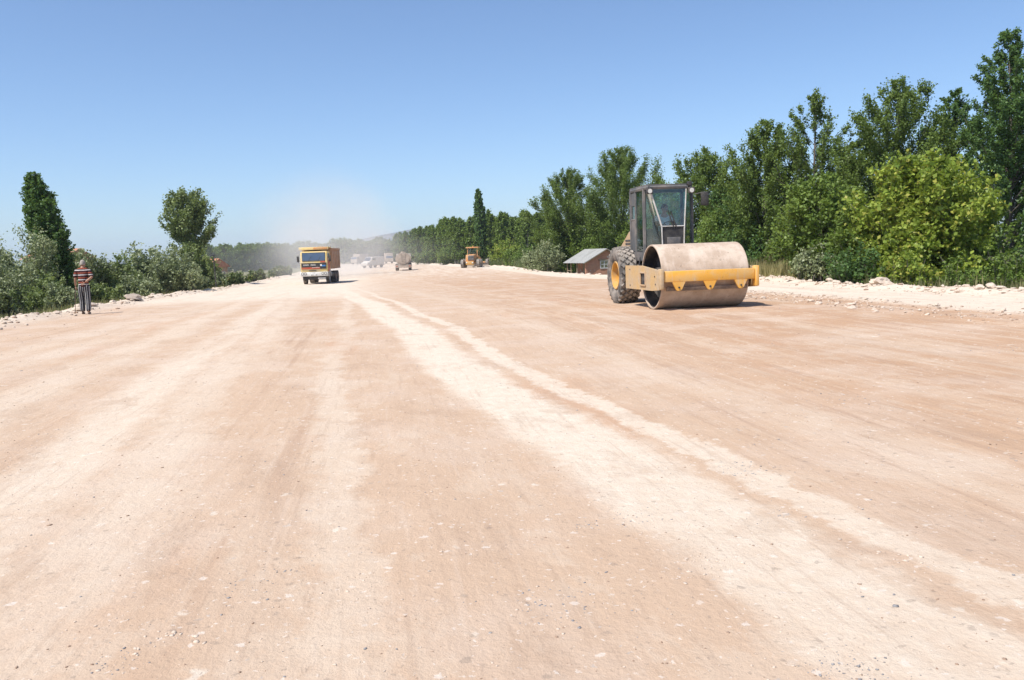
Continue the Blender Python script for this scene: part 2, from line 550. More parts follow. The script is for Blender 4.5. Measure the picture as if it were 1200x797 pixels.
# ------------------------------------------------------------------ ground, road, hills
def build_terrain():
    ys = [-14.0]
    while ys[-1] < 6000:
        y = ys[-1]
        st = 0.22 if y < 26 else (0.4 if y < 60 else (1.0 if y < 150 else (3.0 if y < 360 else (y - 350) * 0.15 + 5)))
        ys.append(y + st)
    # lateral stations: across the road by fraction, beyond the edges by distance
    out = [0.0, 0.25, 0.55, 0.9, 1.3, 1.8, 2.4, 3.1, 4.0, 5.2, 7, 9, 12, 16, 21, 28, 38, 55, 80, 130, 220, 400, 800, 1600, 3200, 5500]
    inn = list(np.linspace(0, 1, 120))
    # extra stations near the edges
    inn = sorted(set(inn + [0.002, 0.005, 0.011, 0.015, 0.02, 0.024, 0.03] + [1 - q for q in (0.002, 0.005, 0.011, 0.015, 0.02, 0.024, 0.03)]))
    verts, rows = [], []
    for y in ys:
        row = []
        l, r = edge_l(y), edge_r(y)
        if y > 300:
            l0, r0 = edge_l(300), edge_r(300)
            l, r = l0 + 0 * y, r0
        us = [l - d for d in out[::-1][:-1]] + [l + (r - l) * q for q in inn] + [r + d for d in out[1:]]
        yy = min(y, 340)
        for uu in us:
            x = uu - 0.155 * yy
            row.append(len(verts))
            if y <= 340:
                z = gz(x, y)
            else:
                z = -1.5
            if abs(x) > 150:
                z = -1.5
            verts.append((x, y, z))
        rows.append(row)
    nl = len(out) - 1
    ni = len(inn)
    road_f, field_f = [], []
    edge_in = nl + ni
    for j in range(len(rows) - 1):
        for i in range(len(rows[0]) - 1):
            f = (rows[j][i], rows[j][i + 1], rows[j + 1][i + 1], rows[j + 1][i])
            if nl - 4 <= i < edge_in - 1 + 4 and ys[j + 1] < 330:
                road_f.append(f)
            else:
                field_f.append(f)
    V = np.array(verts)
    for name, F, mt in (('road', road_f, 'road'), ('ground', field_f, 'field')):
        F = np.array(F)
        used = np.unique(F)
        remap = np.full(len(V), -1)
        remap[used] = np.arange(len(used))
        me = npmesh(name, V[used], remap[F])
        o = link(name, me, mt, None, True, 80)
        o['kind'] = 'structure'
        if name == 'road':
            tag(o, 'wide unpaved road of pale tan compacted earth with tyre tracks', 'road')
        else:
            tag(o, 'flat field ground with dry grass on both sides of the road', 'ground')


build_terrain()


def build_hills():
    bm = B()
    n = 90
    px = np.linspace(-500, 1500, n)
    rows = []
    for k, (fy, fz) in enumerate(((4200, 0.0), (4500, 0.35), (4900, 1.0), (5400, 0.7), (5800, 0.0))):
        row = []
        for i, p in enumerate(px):
            base = 22 + 100 * math.exp(-((p - 484) / 66.0) ** 2) + 60 * math.exp(-((p - 560) / 90.0) ** 2) + 40 * math.exp(-((p - 400) / 45.0) ** 2)
            base += 16 * mnoise.noise(Vector((p * 0.02, k * 3.0, 0))) + 9 * mnoise.noise(Vector((p * 0.07, k * 2.0, 4)))
            x = (p - 600) / 1000 * fy
            row.append(bm.verts.new((x, fy, -2 + max(0.0, base * fz))))
        rows.append(row)
    for a, b in zip(rows, rows[1:]):
        for i in range(n - 1):
            bm.faces.new((a[i], a[i + 1], b[i + 1], b[i]))
    o = obj('hills', bm, 'hill', None, True, 180)
    tag(o, 'low blue hills on the horizon', 'hills', kind='structure')


build_hills()

# ------------------------------------------------------------------ trees
leafmat('leaf_poplar', (0.072, 0.122, 0.026), (0.201, 0.278, 0.061), 0.38)
leafmat('leaf_dark', (0.051, 0.109, 0.034), (0.144, 0.250, 0.069), 0.38)
leafmat('leaf_yellow', (0.129, 0.213, 0.026), (0.401, 0.476, 0.077), 0.40, (0.44, 0.41, 0.08))
leafmat('leaf_mid', (0.087, 0.148, 0.028), (0.219, 0.304, 0.058), 0.38)
leafmat('leaf_grey', (0.169, 0.210, 0.102), (0.378, 0.410, 0.225), 0.28)
leafmat('leaf_pale', (0.122, 0.172, 0.058), (0.286, 0.339, 0.131), 0.36)
leafmat('leaf_dry', (0.10, 0.09, 0.045), (0.21, 0.17, 0.085), 0.25)
leafmat('leaf_grass', (0.09, 0.11, 0.04), (0.24, 0.22, 0.10), 0.3, (0.38, 0.31, 0.16))
leafmat('leaf_reed', (0.075, 0.115, 0.035), (0.19, 0.22, 0.09), 0.3, (0.30, 0.26, 0.12))
paint('bark', (0.11, 0.09, 0.07), (0.20, 0.175, 0.15), 2.0, 0.95, bump=0.6)
paint('bark_pale', (0.30, 0.28, 0.24), (0.16, 0.14, 0.12), 3.0, 0.95, bump=0.4)


def unit(a):
    return a / np.maximum(np.linalg.norm(a, axis=1, keepdims=True), 1e-9)


def tree_meshes(seed, H, cb, W, kind, nb, twd, nleaf, leaf, lean=(0, 0), spread=0.16, tr=None, gap=0.0, top=None):
    """crown and trunk meshes. cb: crown base as a share of the height; W: crown half-width"""
    rg = np.random.default_rng(seed)
    tr = tr or H * 0.009 + 0.03
    npt = 10
    ph = rg.uniform(0, 6.28, 4)
    def trunk(t):
        t = np.asarray(t, dtype=float)
        w = 0.012 * H
        return np.stack([lean[0] * t * H + w * np.sin(3.1 * t + ph[0]) * t, lean[1] * t * H + w * np.sin(4.0 * t + ph[1]) * t, t * H], -1)
    bm = B()
    ts = np.linspace(0, 0.96, npt)
    if kind != 'shrub':
        tube(bm, [tuple(p) for p in trunk(ts)], [max(0.012, tr * (1 - 0.93 * q) ** 0.9) for q in ts], 8)
    tw_p, tw_d, tw_l = [], [], []
    for i in range(nb):
        q = (i + rg.uniform(0, 1)) / nb
        if kind == 'shrub':
            t = 0.0
            q2 = q
        t = cb + (1.0 - cb) * q ** 0.72
        s = (t - cb) / (1 - cb)
        # the tip of the limb lies on the crown's outline at height share s
        if kind == 'column':
            env = W * min(1.0, 0.58 + 1.0 * s) * max(0.02, 1 - s ** 4.0) ** 0.55 + 0.08 * W
            el = R(rg.uniform(60, 72))
        elif kind == 'poplar':
            env = W * (0.48 + 0.55 * math.sin(math.pi * min(1, 0.12 + 0.72 * s))) * max(0.02, 1 - s ** 3.8) ** 0.62
            el = R(rg.uniform(40, 58) + 10 * s)
        elif kind == 'round':
            env = W * math.sqrt(max(0.03, 1 - ((s - 0.42) / 0.60) ** 2))
            el = R(rg.uniform(8, 34) + 34 * s)
        elif kind == 'fan':
            env = W * math.sqrt(max(0.03, 1 - ((s - 0.50) / 0.53) ** 2))
            el = R(rg.uniform(28, 46) + 26 * s)
        else:
            env = W * math.sqrt(rg.uniform(0.02, 1.0))
            el = R(rg.uniform(40, 60) + 25 * (1 - env / W))
        az = i * 2.39996 + rg.uniform(-0.5, 0.5)
        rad = env * (rg.uniform(0.86, 1.05) if kind == 'column' else rg.uniform(0.60, 1.16))
        if gap and rg.uniform() < gap:
            rad *= 0.4
        zt = t * H
        if kind != 'shrub':
            lo_ = cb * H * 0.75
            zb_ = max(lo_, zt - rad * math.tan(el))
            el = math.atan2(max(zt - zb_, 0.05 * rad - 0.1 * H * (s < 0.1)), rad)
            L = math.hypot(zt - zb_, rad)
        if kind == 'shrub':
            base = np.array([rg.normal(0, W * 0.28), rg.normal(0, W * 0.28), 0.0])
            L = H * rg.uniform(0.55, 1.02) * (1 - 0.35 * (env / W) ** 2)
            el = R(90 - 42 * env / W * rg.uniform(0.6, 1.2))
        else:
            base = trunk(min(0.95, zb_ / H))
        d0 = np.array([math.cos(az) * math.cos(el), math.sin(az) * math.cos(el), math.sin(el)])
        sag = rg.uniform(-0.05, 0.22) if kind in ('poplar', 'column', 'fan') else rg.uniform(-0.25, 0.1)
        sv = np.linspace(0, 1, 5)
        bp = base + np.outer(sv, d0) * L + np.outer(sv ** 2 - sv, np.array([0, 0, -1.0])) * -sag * L + rg.normal(0, 0.02 * L, (5, 3)) * sv[:, None]
        br = max(0.010, tr * 0.42 * (1 - t * 0.8)) if kind != 'shrub' else 0.018
        tube(bm, [tuple(p) for p in bp], [br, br * 0.8, br * 0.55, br * 0.35, 0.006], 5, cap=False)
        nt = max(3, int(L * twd * rg.uniform(0.8, 1.2)))
        ss = rg.uniform(0.22 if kind != 'shrub' else 0.12, 1.0, nt) ** 0.85
        pos = np.stack([np.interp(ss, sv, bp[:, k]) for k in range(3)], -1)
        rd = unit(rg.normal(0, 1, (nt, 3)))
        dd = unit(d0[None] * (1.05 if kind in ('poplar', 'fan') else 0.75) + rd * (0.62 if kind in ('poplar', 'fan') else 0.85) + np.array([0, 0, 0.25]))
        tw_p.append(pos)
        tw_d.append(dd)
        tw_l.append(np.clip(0.34 * L * rg.uniform(0.5, 1.1, nt) * (1.15 - 0.6 * ss), 0.18, W * 0.5))
    P, D, Ln = np.concatenate(tw_p), np.concatenate(tw_d), np.concatenate(tw_l)
    # twigs as thin tubes only for a share of them
    for i in rg.choice(len(P), min(len(P), 140), replace=False):
        tube(bm, [tuple(P[i]), tuple(P[i] + D[i] * Ln[i])], [0.010, 0.004], 3, cap=False)
    if kind == 'shrub':
        cyl(bm, (0, 0, -0.12), (0, 0, 0.02), W * 0.75, W * 0.5, 10)
    me_t = bpy.data.meshes.new('trunk')
    bm.to_mesh(me_t)
    bm.free()
    idx = np.repeat(np.arange(len(P)), nleaf)
    n = len(idx)
    s = rg.uniform(0.15, 1.05, n)
    C = P[idx] + D[idx] * (Ln[idx] * s)[:, None] + rg.normal(0, 1, (n, 3)) * (spread * W * 0.42 * rg.uniform(0.5, 1.2, len(P))[idx])[:, None]
    C[:, 2] = np.maximum(C[:, 2], 0.05)
    nrm = unit(rg.normal(0, 1, (n, 3)) + np.array([0, 0, 0.55]) + D[idx] * 0.2)
    ax = unit(np.cross(nrm, rg.normal(0, 1, (n, 3))))
    bi = np.cross(nrm, ax)
    sz = leaf * rg.uniform(0.6, 1.35, n)[:, None]
    V = np.empty((n, 4, 3))
    V[:, 0] = C - ax * sz * 0.5
    V[:, 1] = C + bi * sz * 0.36 + nrm * sz * 0.08
    V[:, 2] = C + ax * sz * 0.55
    V[:, 3] = C - bi * sz * 0.36 + nrm * sz * 0.08
    me_c = npmesh('crown', V.reshape(-1, 3), np.arange(n * 4).reshape(-1, 4))
    return me_c, me_t


def set_mat(meshes, leaf, bark):
    meshes[0].materials.append(MATS[leaf])
    meshes[1].materials.append(MATS[bark])
    meshes[1].polygons.foreach_set('use_smooth', [True] * len(meshes[1].polygons))
    return meshes


def plant_tree(meshes, name, label, cat, loc, rz=0.0, scale=1.0, group=None, parts=('crown', 'trunk')):
    root = thing(name, label, cat, loc, rz, group, scale=scale)
    for nm, me in zip(parts, meshes):
        o = bpy.data.objects.new(nm, me)
        COL.objects.link(o)
        o.parent = root
    return root


def tree_at(px, ytop, y, wpx, kind, seed, leaf, bark, name, label, cb=0.2, nb=60, twd=5, nleaf=22, lsz=0.13, dz=0.0, lean=(0, 0), group=None, cat='tree', gap=0.0, spread=0.16, rz=0.0):
    """a tree whose top shows at (px, ytop) and whose crown is wpx wide, standing y metres ahead"""
    p = at(px, ytop, y)
    xb = p.x
    z0 = gz(xb, y) + dz - 0.05
    H = (p.z - z0) / (1.0)
    W = wpx * y / 2000.0
    if kind == 'poplar':
        W *= 1.12
        nb = int(nb * 1.3)
        nleaf = int(nleaf * 1.8)
        lsz *= 0.78
        spread = 0.085
    ms = set_mat(tree_meshes(seed, H, cb, W, kind, nb, twd, nleaf, lsz, lean, spread, gap=gap), leaf, bark)
    parts = ('crown', 'trunk') if kind != 'shrub' else ('foliage', 'stem')
    return plant_tree(ms, name, label, cat, (xb - lean[0] * H, y, z0), rz, 1.0, group, parts)


def trees():
    T = tree_at
    pop = dict(kind='poplar', bark='bark', name='poplar_tree')
    T(1186, 34, 42, 88, seed=11, leaf='leaf_dark', label='tallest dark poplar, with a narrow spire above all other trees', cb=0.12, nb=95, twd=5, nleaf=22, lsz=0.15, **pop)
    T(1240, 60, 44, 100, seed=12, leaf='leaf_dark', label='dark poplar cut off by the photo edge beside the tallest spire', cb=0.1, nb=70, twd=5, nleaf=20, lsz=0.16, **pop)
    T(1118, 103, 50, 74, seed=13, leaf='leaf_dark', label='narrow dark poplar squeezed between the tallest poplar and the broad crowned one', cb=0.1, nb=75, twd=5, nleaf=20, lsz=0.16, **pop)
    T(1050, 92, 47, 124, seed=14, leaf='leaf_poplar', label='broad crowned dark poplar directly behind the yellow green tree', cb=0.1, nb=85, twd=5, nleaf=22, lsz=0.15, **pop)
    T(955, 105, 50, 92, seed=15, leaf='leaf_poplar', label='thin poplar with an airy see-through top, between two dense dark poplars', cb=0.1, nb=66, twd=4, nleaf=20, lsz=0.15, gap=0.3, **pop)
    T(898, 140, 53, 92, seed=16, leaf='leaf_poplar', label='dense upright poplar above the drum end of the roller', cb=0.06, nb=85, twd=5, nleaf=20, lsz=0.16, **pop)
    T(1000, 165, 49, 80, seed=17, leaf='leaf_poplar', label='shorter poplar filling the gap below the airy topped poplar', cb=0.05, nb=60, twd=5, nleaf=20, lsz=0.16, **pop)
    T(828, 176, 60, 118, seed=18, leaf='leaf_poplar', label='wide green poplar just right of the roller cab', cb=0.05, nb=85, twd=5, nleaf=20, lsz=0.17, **pop)
    T(865, 210, 57, 90, seed=19, leaf='leaf_dark', label='low dark poplar between the wide poplar and the dense upright one', cb=0.03, nb=60, twd=5, nleaf=20, lsz=0.17, **pop)
    T(727, 172, 93, 92, seed=20, leaf='leaf_poplar', label='loose poplar with open sky in its crown, behind the roller cab', cb=0.10, nb=80, twd=5, nleaf=24, lsz=0.18, gap=0.12, **pop)
    T(664, 198, 97, 74, seed=21, leaf='leaf_poplar', label='sparse silvery poplar above the brick hut roof', cb=0.14, nb=66, twd=5, nleaf=24, lsz=0.18, gap=0.15, **pop)
    T(775, 235, 64, 80, seed=22, leaf='leaf_mid', label='short bright poplar half hidden by the roller cab', cb=0.03, nb=60, twd=5, nleaf=18, lsz=0.17, **pop)
    # the broad-leaved trees at the verge
    T(1080, 184, 31.5, 150, 'round', 31, 'leaf_yellow', 'bark_pale', 'walnut_tree', 'yellow green broad-leaved tree, the lightest crown at the verge', cb=0.02, nb=130, twd=6, nleaf=20, lsz=0.16, spread=0.12)
    T(1150, 218, 32.5, 76, 'round', 32, 'leaf_mid', 'bark_pale', 'young_tree', 'young pale stemmed tree beside the yellow green tree', cb=0.10, nb=50, twd=5, nleaf=15, lsz=0.13)
    T(962, 205, 36, 96, 'round', 33, 'leaf_mid', 'bark', 'broadleaf_tree', 'olive green leafy tree between roller drum and yellow green tree', cb=0.02, nb=85, twd=6, nleaf=20, lsz=0.14)
    T(1005, 238, 33.5, 70, 'round', 34, 'leaf_mid', 'bark', 'broadleaf_tree', 'small dense leafy tree touching the yellow green tree on the hut side', cb=0.0, nb=70, twd=6, nleaf=18, lsz=0.13)
    T(925, 262, 41, 60, 'round', 35, 'leaf_poplar', 'bark', 'broadleaf_tree', 'low dark leafy tree near the drum end, behind dry grass', cb=0.0, nb=60, twd=5, nleaf=18, lsz=0.15)
    # understorey
    def sh(px, yt, y, w, seed, leaf, label, name='bush', nb=46, nleaf=16, lsz=0.12, twd=5, **k):
        T(px, yt, y, w, 'shrub', seed, leaf, 'bark', name, label, nb=nb, twd=twd, nleaf=nleaf, lsz=lsz, cat='bush', **k)
    sh(1180, 268, 29, 78, 41, 'leaf_mid', 'green bush at the photo edge below the tallest poplar', lsz=0.10)
    sh(1125, 300, 28.4, 64, 42, 'leaf_mid', 'low green bush below the young pale stemmed tree', lsz=0.09)
    sh(1062, 296, 28.6, 66, 43, 'leaf_yellow', 'yellow tinged low bush behind the largest pale boulder', lsz=0.12)
    sh(1003, 288, 30, 74, 44, 'leaf_dark', 'dark bush at the verge right of the grey bush', lsz=0.11)
    sh(950, 285, 34, 60, 45, 'leaf_grey', 'grey green bush at the verge beyond the dry grass', lsz=0.11)
    sh(915, 280, 44, 60, 46, 'leaf_dry', 'brownish dry bush just beyond the roller drum', lsz=0.13)
    sh(1235, 250, 31, 90, 47, 'leaf_dark', 'dark bush cut by the photo edge under the poplars', lsz=0.12)
    sh(868, 262, 52, 60, 48, 'leaf_dark', 'dark bush showing past the upper end of the drum', lsz=0.15)
    sh(835, 250, 54, 60, 49, 'leaf_mid', 'bright green bush right above the drum', lsz=0.15)
    sh(790, 262, 62, 90, 50, 'leaf_mid', 'leafy bush hidden behind the roller cab', lsz=0.16)
    sh(712, 256, 92, 64, 51, 'leaf_mid', 'bright green bush behind the hut and beside the roller cab', lsz=0.20)
    sh(678, 255, 96, 60, 52, 'leaf_mid', 'light green bush rising behind the hut roof', lsz=0.20)
    sh(655, 262, 100, 54, 53, 'leaf_poplar', 'deep green bush at the far corner of the hut', lsz=0.20)
    sh(640, 282, 92, 38, 54, 'leaf_grey', 'silvery grey bush beside the hut porch', lsz=0.16)
    sh(622, 290, 104, 30, 55, 'leaf_grey', 'smaller silvery bush between the hut and the reeds', lsz=0.16)
    sh(592, 279, 140, 34, 56, 'leaf_yellow', 'yellowish bush in front of the far poplar grove', lsz=0.22)
    sh(612, 288, 128, 40, 57, 'leaf_mid', 'fresh green bush below the far grove near the reeds', lsz=0.2)
    sh(526, 290, 176, 40, 58, 'leaf_mid', 'green bush behind the grader', lsz=0.24)
    sh(500, 293, 200, 34, 59, 'leaf_mid', 'green bush between the tanker and the grader', lsz=0.24)
    # beside the walking man
    T(36, 204, 50, 36, 'column', 61, 'leaf_dark', 'bark', 'poplar_tree', 'leaning dark columnar poplar near the walking man', cb=0.02, nb=260, twd=6, nleaf=20, lsz=0.13, lean=(-0.135, 0), spread=0.16)
    T(218, 223, 78, 58, 'fan', 62, 'leaf_pale', 'bark', 'round_tree', 'lone round headed tree above the thicket', cb=0.42, nb=72, twd=5, nleaf=20, lsz=0.18)
    for px, yt, y, w, sd, lf, lab in (
            (20, 268, 46, 80, 71, 'leaf_grey', 'tall grey green bush at the foot of the leaning poplar'),
            (-8, 285, 41, 70, 72, 'leaf_grey', 'grey bush cut by the photo edge beside the leaning poplar'),
            (52, 318, 40, 44, 73, 'leaf_pale', 'fresh green bush under the leaning poplar'),
            (92, 290, 56, 50, 74, 'leaf_grey', 'bush with dark sprigs directly behind the walking man'),
            (74, 330, 37, 34, 75, 'leaf_grey', 'small grey bush at the man\'s stick'),
            (126, 297, 58, 50, 76, 'leaf_pale', 'rounded green bush just beyond the walking man'),
            (150, 301, 64, 44, 77, 'leaf_grey', 'hazy grey bush in the dip of the thicket'),
            (175, 285, 64, 52, 78, 'leaf_grey', 'tall pointed bush in the middle of the thicket'),
            (205, 296, 60, 60, 79, 'leaf_grey', 'broad grey bush below the lone round headed tree'),
            (224, 288, 76, 50, 80, 'leaf_pale', 'green bush hiding the trunk of the round headed tree'),
            (220, 314, 74, 34, 81, 'leaf_grey', 'low bush between the round headed tree and the post'),
            (160, 322, 52, 60, 82, 'leaf_grey', 'low spreading bush at the verge below the thicket'),
            (118, 326, 48, 44, 83, 'leaf_pale', 'low green bush at the verge beside the walking man'),
            (276, 320, 84, 44, 84, 'leaf_reed', 'pale dusty bush past the post'),
            (246, 314, 90, 40, 87, 'leaf_grey', 'bush hiding the wall of the orange roofed house'),
            (302, 317, 100, 40, 85, 'leaf_reed', 'dusty bush halfway between the post and the lorry'),
            (330, 313, 116, 34, 86, 'leaf_reed', 'dusty bush just short of the lorry')):
        sh(px, yt, y, w, sd, lf, lab, lsz=0.0021 * y + 0.03, nb=56, nleaf=17, twd=6)
    # groves: shared meshes, single trees
    var = [set_mat(tree_meshes(90 + k, 10.5, 0.22, 1.75, 'poplar', 46, 4, 15, 0.30, spread=0.2), ('leaf_poplar', 'leaf_mid', 'leaf_poplar')[k], 'bark_pale') for k in range(3)]
    rg = random.Random(5)
    k = 0
    for row in range(3):
        d = 152.0 + row * 3
        while d < 330:
            off = 5.5 + row * 5.5 + rg.uniform(-1.2, 1.2) + (4 if d < 185 else 0)
            x = edge_r(d) - 0.155 * d + off
            px = 600 + x / d * 1000
            hh = (0.9 + 0.13 * rg.random()) * (1.0 + 0.10 * min(1.0, max(0.0, (d - 200) / 60))) + (0.12 if 520 < px < 600 else 0.0)
            plant_tree(var[k % 3], 'grove_poplar', 'slim poplar in the dense dark grove behind the grader and tanker', 'tree', (x, d, gz(x, d) - 0.1), rg.uniform(0, 6.28), hh, 'poplars of the grove behind the grader')
            k += 1
            d += 2.9 + 0.012 * (d - 150) + rg.uniform(-0.5, 0.9)
    T(559, 220, 172, 12, 'column', 64, 'leaf_dark', 'bark', 'poplar_tree', 'single narrow poplar spire rising out of the far grove', cb=0.05, nb=110, twd=5, nleaf=16, lsz=0.28, spread=0.22, lean=(-0.03, 0))
    var2 = [set_mat(tree_meshes(96 + k, 7.6, 0.08, 2.6, 'round', 46, 4, 14, 0.36, spread=0.2), 'leaf_mid' if k else 'leaf_poplar', 'bark') for k in range(3)]
    for row in range(2):
        px = 226.0 + row * 5
        while px < 490:
            d = 205 + row * 14 + (px - 226) * 0.55 + rg.uniform(-5, 5)
            p = at(px, 300, d)
            plant_tree(var2[rg.randrange(3)], 'hedgerow_tree', 'hazy tree of the distant tree line veiled by the dust', 'tree', (p.x, d, gz(p.x, d) - 0.2), rg.uniform(0, 6.28), rg.uniform(0.80, 1.0) * (d / 215) ** 0.6, 'trees of the distant dusty tree line')
            px += 8.5 + rg.uniform(-2, 2)


trees()


def grass():
    """dry grass and weeds: blades in tufts on both verges"""
    rg = np.random.default_rng(3)
    spots = []
    def scatter(n, px0, px1, d0, d1, t0, t1, sd, h0, h1):
        c = 0
        for _ in range(n * 12):
            y = rg.uniform(d0, d1)
            u = (edge_l(y) - rg.uniform(t0, t1)) if sd < 0 else (edge_r(y) + rg.uniform(t0, t1))
            x = u - 0.155 * y
            px = 600 + x / y * 1000
            if px0 < px < px1:
                spots.append((x, y, gz(x, y), rg.uniform(h0, h1)))
                c += 1
                if c >= n:
                    break
    scatter(2600, -120, 300, 18, 80, 0.5, 8, -1, 0.12, 0.42)
    scatter(900, 1000, 1320, 19, 34, 0.6, 3.5, 1, 0.2, 0.7)
    return spots


def blades(spots, name, leaf, label, seed, nbl=9, wid=0.014, spread=0.16):
    rg = np.random.default_rng(seed)
    Sx = np.array(spots)
    idx = np.repeat(np.arange(len(Sx)), nbl)
    n = len(idx)
    base = Sx[idx, :3] + np.concatenate([rg.normal(0, spread, (n, 2)), np.zeros((n, 1))], 1)
    base[:, 2] -= 0.04
    h = Sx[idx, 3] * rg.uniform(0.5, 1.15, n)
    a = rg.uniform(0, 6.28, n)
    lean = rg.uniform(0.1, 0.6, n)
    d = np.stack([np.cos(a) * lean, np.sin(a) * lean, np.ones(n)], 1)
    w = np.stack([-np.sin(a), np.cos(a), np.zeros(n)], 1) * (wid * rg.uniform(0.6, 1.5, n))[:, None]
    V = np.empty((n, 3, 3))
    V[:, 0] = base - w
    V[:, 1] = base + w
    V[:, 2] = base + d * h[:, None]
    me = npmesh(name, V.reshape(-1, 3), np.arange(n * 3).reshape(-1, 3))
    o = link(name, me, leaf, None, False)
    return tag(o, label, 'grass', kind='stuff')


blades(grass(), 'grass', 'leaf_grass', 'dry grass and weeds growing on the verges of the road', 4, 10, 0.016)


def reeds():
    rg = np.random.default_rng(8)
    s = []
    for _ in range(4000):
        y = rg.uniform(88, 150)
        x = edge_r(y) + rg.uniform(0.8, 5) - 0.155 * y
        px = 600 + x / y * 1000
        if 572 < px < 640:
            s.append((x, y, gz(x, y), rg.uniform(0.8, 1.9)))
    return s


blades(reeds(), 'grass', 'leaf_reed', 'tall pale weeds and dry grass along the machine side of the road', 9, 10, 0.03, 0.25)

leafmat('leaf_straw', (0.20, 0.175, 0.07), (0.42, 0.36, 0.16), 0.3)


def straw():
    rg = np.random.default_rng(18)
    s = []
    for _ in range(2600):
        y = rg.uniform(33, 52)
        x = edge_r(y) + rg.uniform(-0.1, 2.0) - 0.155 * y
        px = 600 + x / y * 1000
        if 868 < px < 945:
            s.append((x, y, gz(x, y), rg.uniform(0.35, 1.05)))
    return s


blades(straw(), 'grass', 'leaf_straw', 'dry yellow grass at the verge just past the drum of the roller', 19, 9, 0.018, 0.2)

# ------------------------------------------------------------------ stones
paint('pale_stone', (0.55, 0.44, 0.345), (0.62, 0.52, 0.42), 4, 0.95, bump=0.5)
paint('grey_stone', (0.30, 0.29, 0.285), (0.20, 0.19, 0.19), 9, 0.9, bump=0.4)
paint('brown_clod', (0.30, 0.20, 0.14), (0.40, 0.29, 0.21), 6, 0.95, bump=0.5)


def stone_mesh(seed, sub=2):
    bm = B()
    bmesh.ops.create_icosphere(bm, subdivisions=sub, radius=0.5)
    for v in bm.verts:
        n = mnoise.noise(v.co * 2.4 + Vector((seed * 3.3, 0, 0))) * 0.55 + mnoise.noise(v.co * 6.5 + Vector((0, seed, 0))) * 0.28
        v.co = v.co * (1 + n)
        v.co.z *= 0.68
        v.co.x *= 1.15
        if v.co.z < -0.16:
            v.co.z = -0.16
    me = bpy.data.meshes.new('stone')
    bm.to_mesh(me)
    bm.free()
    me.polygons.foreach_set('use_smooth', [True] * len(me.polygons))
    me.set_sharp_from_angle(angle=R(22))
    me.materials.append(MATS['pale_stone'])
    return me


STONES = [stone_mesh(k, 2 if k else 3) for k in range(6)]


def put_stone(p, s, label, group=None, k=None, name='stone'):
    o = bpy.data.objects.new(name, STONES[random.randrange(6) if k is None else k])
    COL.objects.link(o)
    o.location = (p.x, p.y, gz(p.x, p.y) + s * 0.12)
    o.rotation_euler = (random.uniform(-.2, .2), random.uniform(-.2, .2), random.uniform(0, 6.28))
    s *= 0.85
    o.scale = (s, s * random.uniform(.7, 1.0), s * random.uniform(.5, .85))
    return tag(o, label, 'stone', group)


def stones():
    def edge_pt(y, sd, t):
        u = edge_l(y) - t if sd < 0 else edge_r(y) + t
        return Vector((u - 0.155 * y, y, 0))
    o = put_stone(edge_pt(26.6, 1, -0.3), 0.62, 'largest pale boulder, lying flat on the verge before the yellow green tree', k=0, name='boulder')
    o.scale = (0.60, 0.45, 0.50); o.rotation_euler = (0, 0, 0.2)
    for k, (px, py, s) in enumerate(((158, 352, 0.95), (132, 355, 0.42), (198, 347, 0.4))):
        p = ground_at(px, py)
        put_stone(p, s, ('big pale lump of earth on the verge past the walking man', 'small pale rock on the verge closest to the walking man', 'second small pale rock along the verge past the big lump')[k], name='boulder')
    for y in np.linspace(18, 30, 34):
        yy = y + random.uniform(-.3, .3)
        put_stone(edge_pt(yy, 1, random.gauss(-0.4, 0.3)), random.choice((0.1, 0.14, 0.18, 0.24, 0.3, 0.36)), 'pale stone in the row along the verge under the trees', 'pale stones along the verge under the trees')
    for y in np.linspace(30, 110, 42):
        yy = y + random.uniform(-1, 1)
        put_stone(edge_pt(yy, 1, random.gauss(-0.35, 0.4)), random.uniform(0.15, 0.45), 'pale lump of earth along the edge near the hut', 'pale lumps along the road edge near the hut')
    for y in np.linspace(22, 105, 46):
        yy = y + random.uniform(-.6, .6)
        put_stone(edge_pt(yy, -1, random.gauss(-0.35, 0.3)), random.uniform(0.12, 0.4), 'pale stone on the verge along the thicket', 'pale stones along the thicket verge')
    for k in range(120):
        y = random.uniform(11, 27)
        u = random.choice((12.1, 10.6)) + random.gauss(0, 0.3)
        put_stone(Vector((u - 0.155 * y, y, 0)), random.choice((0.04, 0.05, 0.06, 0.08, 0.1, 0.13, 0.2)), 'small stone in the crumbly ridges beyond the roller drum', 'small stones in the crumbly ridges')


stones()


